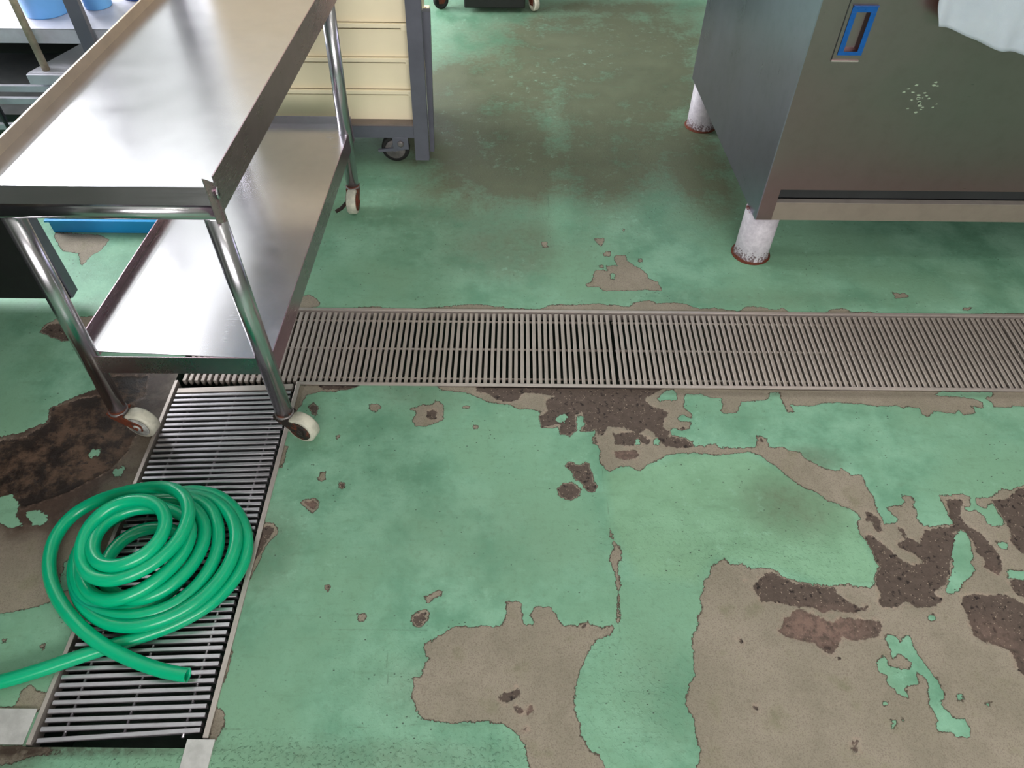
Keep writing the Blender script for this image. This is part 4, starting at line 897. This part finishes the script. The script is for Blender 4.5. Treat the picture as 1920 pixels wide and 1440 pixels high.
# ------------------------------------------------------------------ things at the left edge
bp = thing('black_panel_unit', 'matt black panel with a grey edge standing on the floor behind the cart', 'panel', (-1.75, 1.63, 0))
MB().box(-2.2, -1.284, 1.600, 1.604, 0.035, 0.62).obj('face', M['black'], bp)
MB().box(-2.2, -1.278, 1.604, 1.640, 0.035, 0.62).obj('frame', M['rack'], bp, bevel=0.002)
MB().box(-2.35, -1.62, 0.55, 1.598, 0.035, 1.15).obj('body', M['dark_steel'], bp)  # unseen block, added to shade the front-left floor
for x in (-1.66, -2.1): MB().lathe([(0.014, 0), (0.016, 0.004), (0.011, 0.035)], (x, 1.622, 0)).obj('foot', M['rubber'], bp)

ty = thing('blue_tray', 'bright blue plastic tray on the floor seen under the cart top', 'tray', (-1.35, 2.05, 0))
tx0, tx1, ty0, ty1 = -1.495, -1.03, 1.955, 2.26
b = MB()
b.box(tx0, tx1, ty0, ty1, 0.0005, 0.005)
for r_ in ((tx0, tx1, ty0, ty0 + 0.004), (tx0, tx1, ty1 - 0.004, ty1), (tx0, tx0 + 0.004, ty0, ty1), (tx1 - 0.004, tx1, ty0, ty1)): b.box(*r_, 0.005, 0.052)
b.obj('basin', M['blue'], ty, bevel=0.0015)
b = MB()
for r_ in ((tx0 - .008, tx1 + .008, ty0 - .008, ty0), (tx0 - .008, tx1 + .008, ty1, ty1 + .008), (tx0 - .008, tx0, ty0, ty1), (tx1, tx1 + .008, ty0, ty1)): b.box(*r_, 0.046, 0.052)
b.obj('rim', M['blue'], ty)
b = MB(); b.box(tx0 + 0.01, -1.36, ty0 + 0.012, ty0 + 0.18, 0.0052, 0.062)
tag(b.obj('storage_box', M['blue_pale'], bevel=0.006), 'pale blue plastic box lying in the left of the blue tray', 'box')
b = MB(); b.box(-1.345, -1.05, ty0 + 0.012, ty0 + 0.2, 0.0052, 0.058)
tag(b.obj('wrapped_pack', M['paper'], bevel=0.008), 'pale greenish wrapped pack lying in the right of the blue tray', 'pack')

rk = thing('storage_shelf', 'silver shelf unit with blue tubs behind the cart, top left', 'shelf', (-1.75, 2.7, 0))
MB().box(-2.5, -1.20, 2.42, 2.425, 0.405, 0.452).box(-2.5, -1.20, 2.42, 2.95, 0.449, 0.453).obj('upper_board', M['silver'], rk, bevel=0.001)
MB().box(-2.5, -1.20, 2.47, 2.475, 0.10, 0.125).box(-2.5, -1.20, 2.47, 2.95, 0.122, 0.126).obj('lower_board', M['dark_steel'], rk, bevel=0.001)
angle_post(-1.395, 2.385, 0.045, 1.5, 0, 0.0).obj('post', M['rack'], rk)
angle_post(-2.49, 2.395, 0.045, 1.5, 0, 0.0, False).obj('post', M['rack'], rk)
MB().box(-1.25, -1.205, 2.95, 2.954, 0, 1.5).obj('post', M['rack'], rk)
MB().box(-2.5, -2.455, 2.95, 2.954, 0, 1.5).obj('post', M['rack'], rk)
MB().box(-2.5, -1.20, 2.956, 2.96, 0.12, 0.4).obj('back_panel', M['black'], rk)
def tub(x, y, r, h, mat, lab):
    t = thing('plastic_tub', lab, 'tub', (x, y, 0.4535))
    MB().lathe([(r * 0.86, 0.4535), (r * 0.88, 0.457), (r, 0.4535 + h), (r * 1.05, 0.4535 + h), (r * 1.05, 0.4555 + h + 0.004), (r * 0.96, 0.4555 + h + 0.004), (r * 0.86, 0.462)], (x, y, 0), 'Z', 32).obj('body', mat, t)
    MB().lathe([(r * 1.08, 0.4535 + h + 0.004), (r * 1.10, 0.4535 + h + 0.008), (r * 1.10, 0.4535 + h + 0.016), (r * 0.9, 0.4535 + h + 0.020)], (x, y, 0), 'Z', 32).obj('lid', mat, t)
tub(-1.555, 2.555, 0.083, 0.2, M['blue_pale'], 'light blue plastic tub on the shelf, left of the grey post')
tub(-1.405, 2.60, 0.050, 0.2, M['blue_pale'], 'pale blue tub on the shelf, right of the grey post')
tub(-1.295, 2.70, 0.075, 0.22, M['blue_deep'], 'deep blue tub at the right end of the shelf')
# separate tray and low rail stand, joined into the shelf unit as parts
b = MB()
b.hexa([(-1.60, 2.350, 0.300), (-1.33, 2.350, 0.300), (-1.33, 2.362, 0.300), (-1.60, 2.362, 0.300)], [(-1.60, 2.350, 0.3335), (-1.33, 2.350, 0.3335), (-1.33, 2.362, 0.3335), (-1.60, 2.362, 0.3335)])
b.obj('tray_front', M['silver'], rk, bevel=0.002)
MB().hexa([(-1.60, 2.363, 0.300), (-1.30, 2.363, 0.300), (-1.30, 2.60, 0.300), (-1.50, 2.60, 0.300)], [(-1.60, 2.363, 0.335), (-1.30, 2.363, 0.335), (-1.30, 2.60, 0.335), (-1.50, 2.60, 0.335)]).obj('tray', M['silver'], rk, bevel=0.003)
for (zz, yy, xr) in ((0.262, 2.372, -1.60), (0.225, 2.360, -1.58), (0.135, 2.350, -1.60)):
    MB().box(-2.2, xr + 0.2, yy, yy + 0.014, zz, zz + 0.022).obj('rail', M['silver'], rk, bevel=0.002)
for x in (-1.36, -1.80, -2.18): MB().box(x, x + 0.018, 2.390, 2.408, 0.0, 0.299).obj('support', M['rack'], rk)
MB().tube([(-1.80, 2.34, 0.36), (-1.745, 2.335, 0.30), (-1.735, 2.33, 0.10)], 0.006, 10).obj('wire_handle', M['dark_steel'], rk)
pole = MB().tube([(-1.545, 2.382, 0.3355), (-1.548, 2.382, 1.35)], 0.012, 16).obj('pole', M['beige_pole'])
tag(pole, 'worn beige pole standing upright in front of the silver shelf', 'pole')
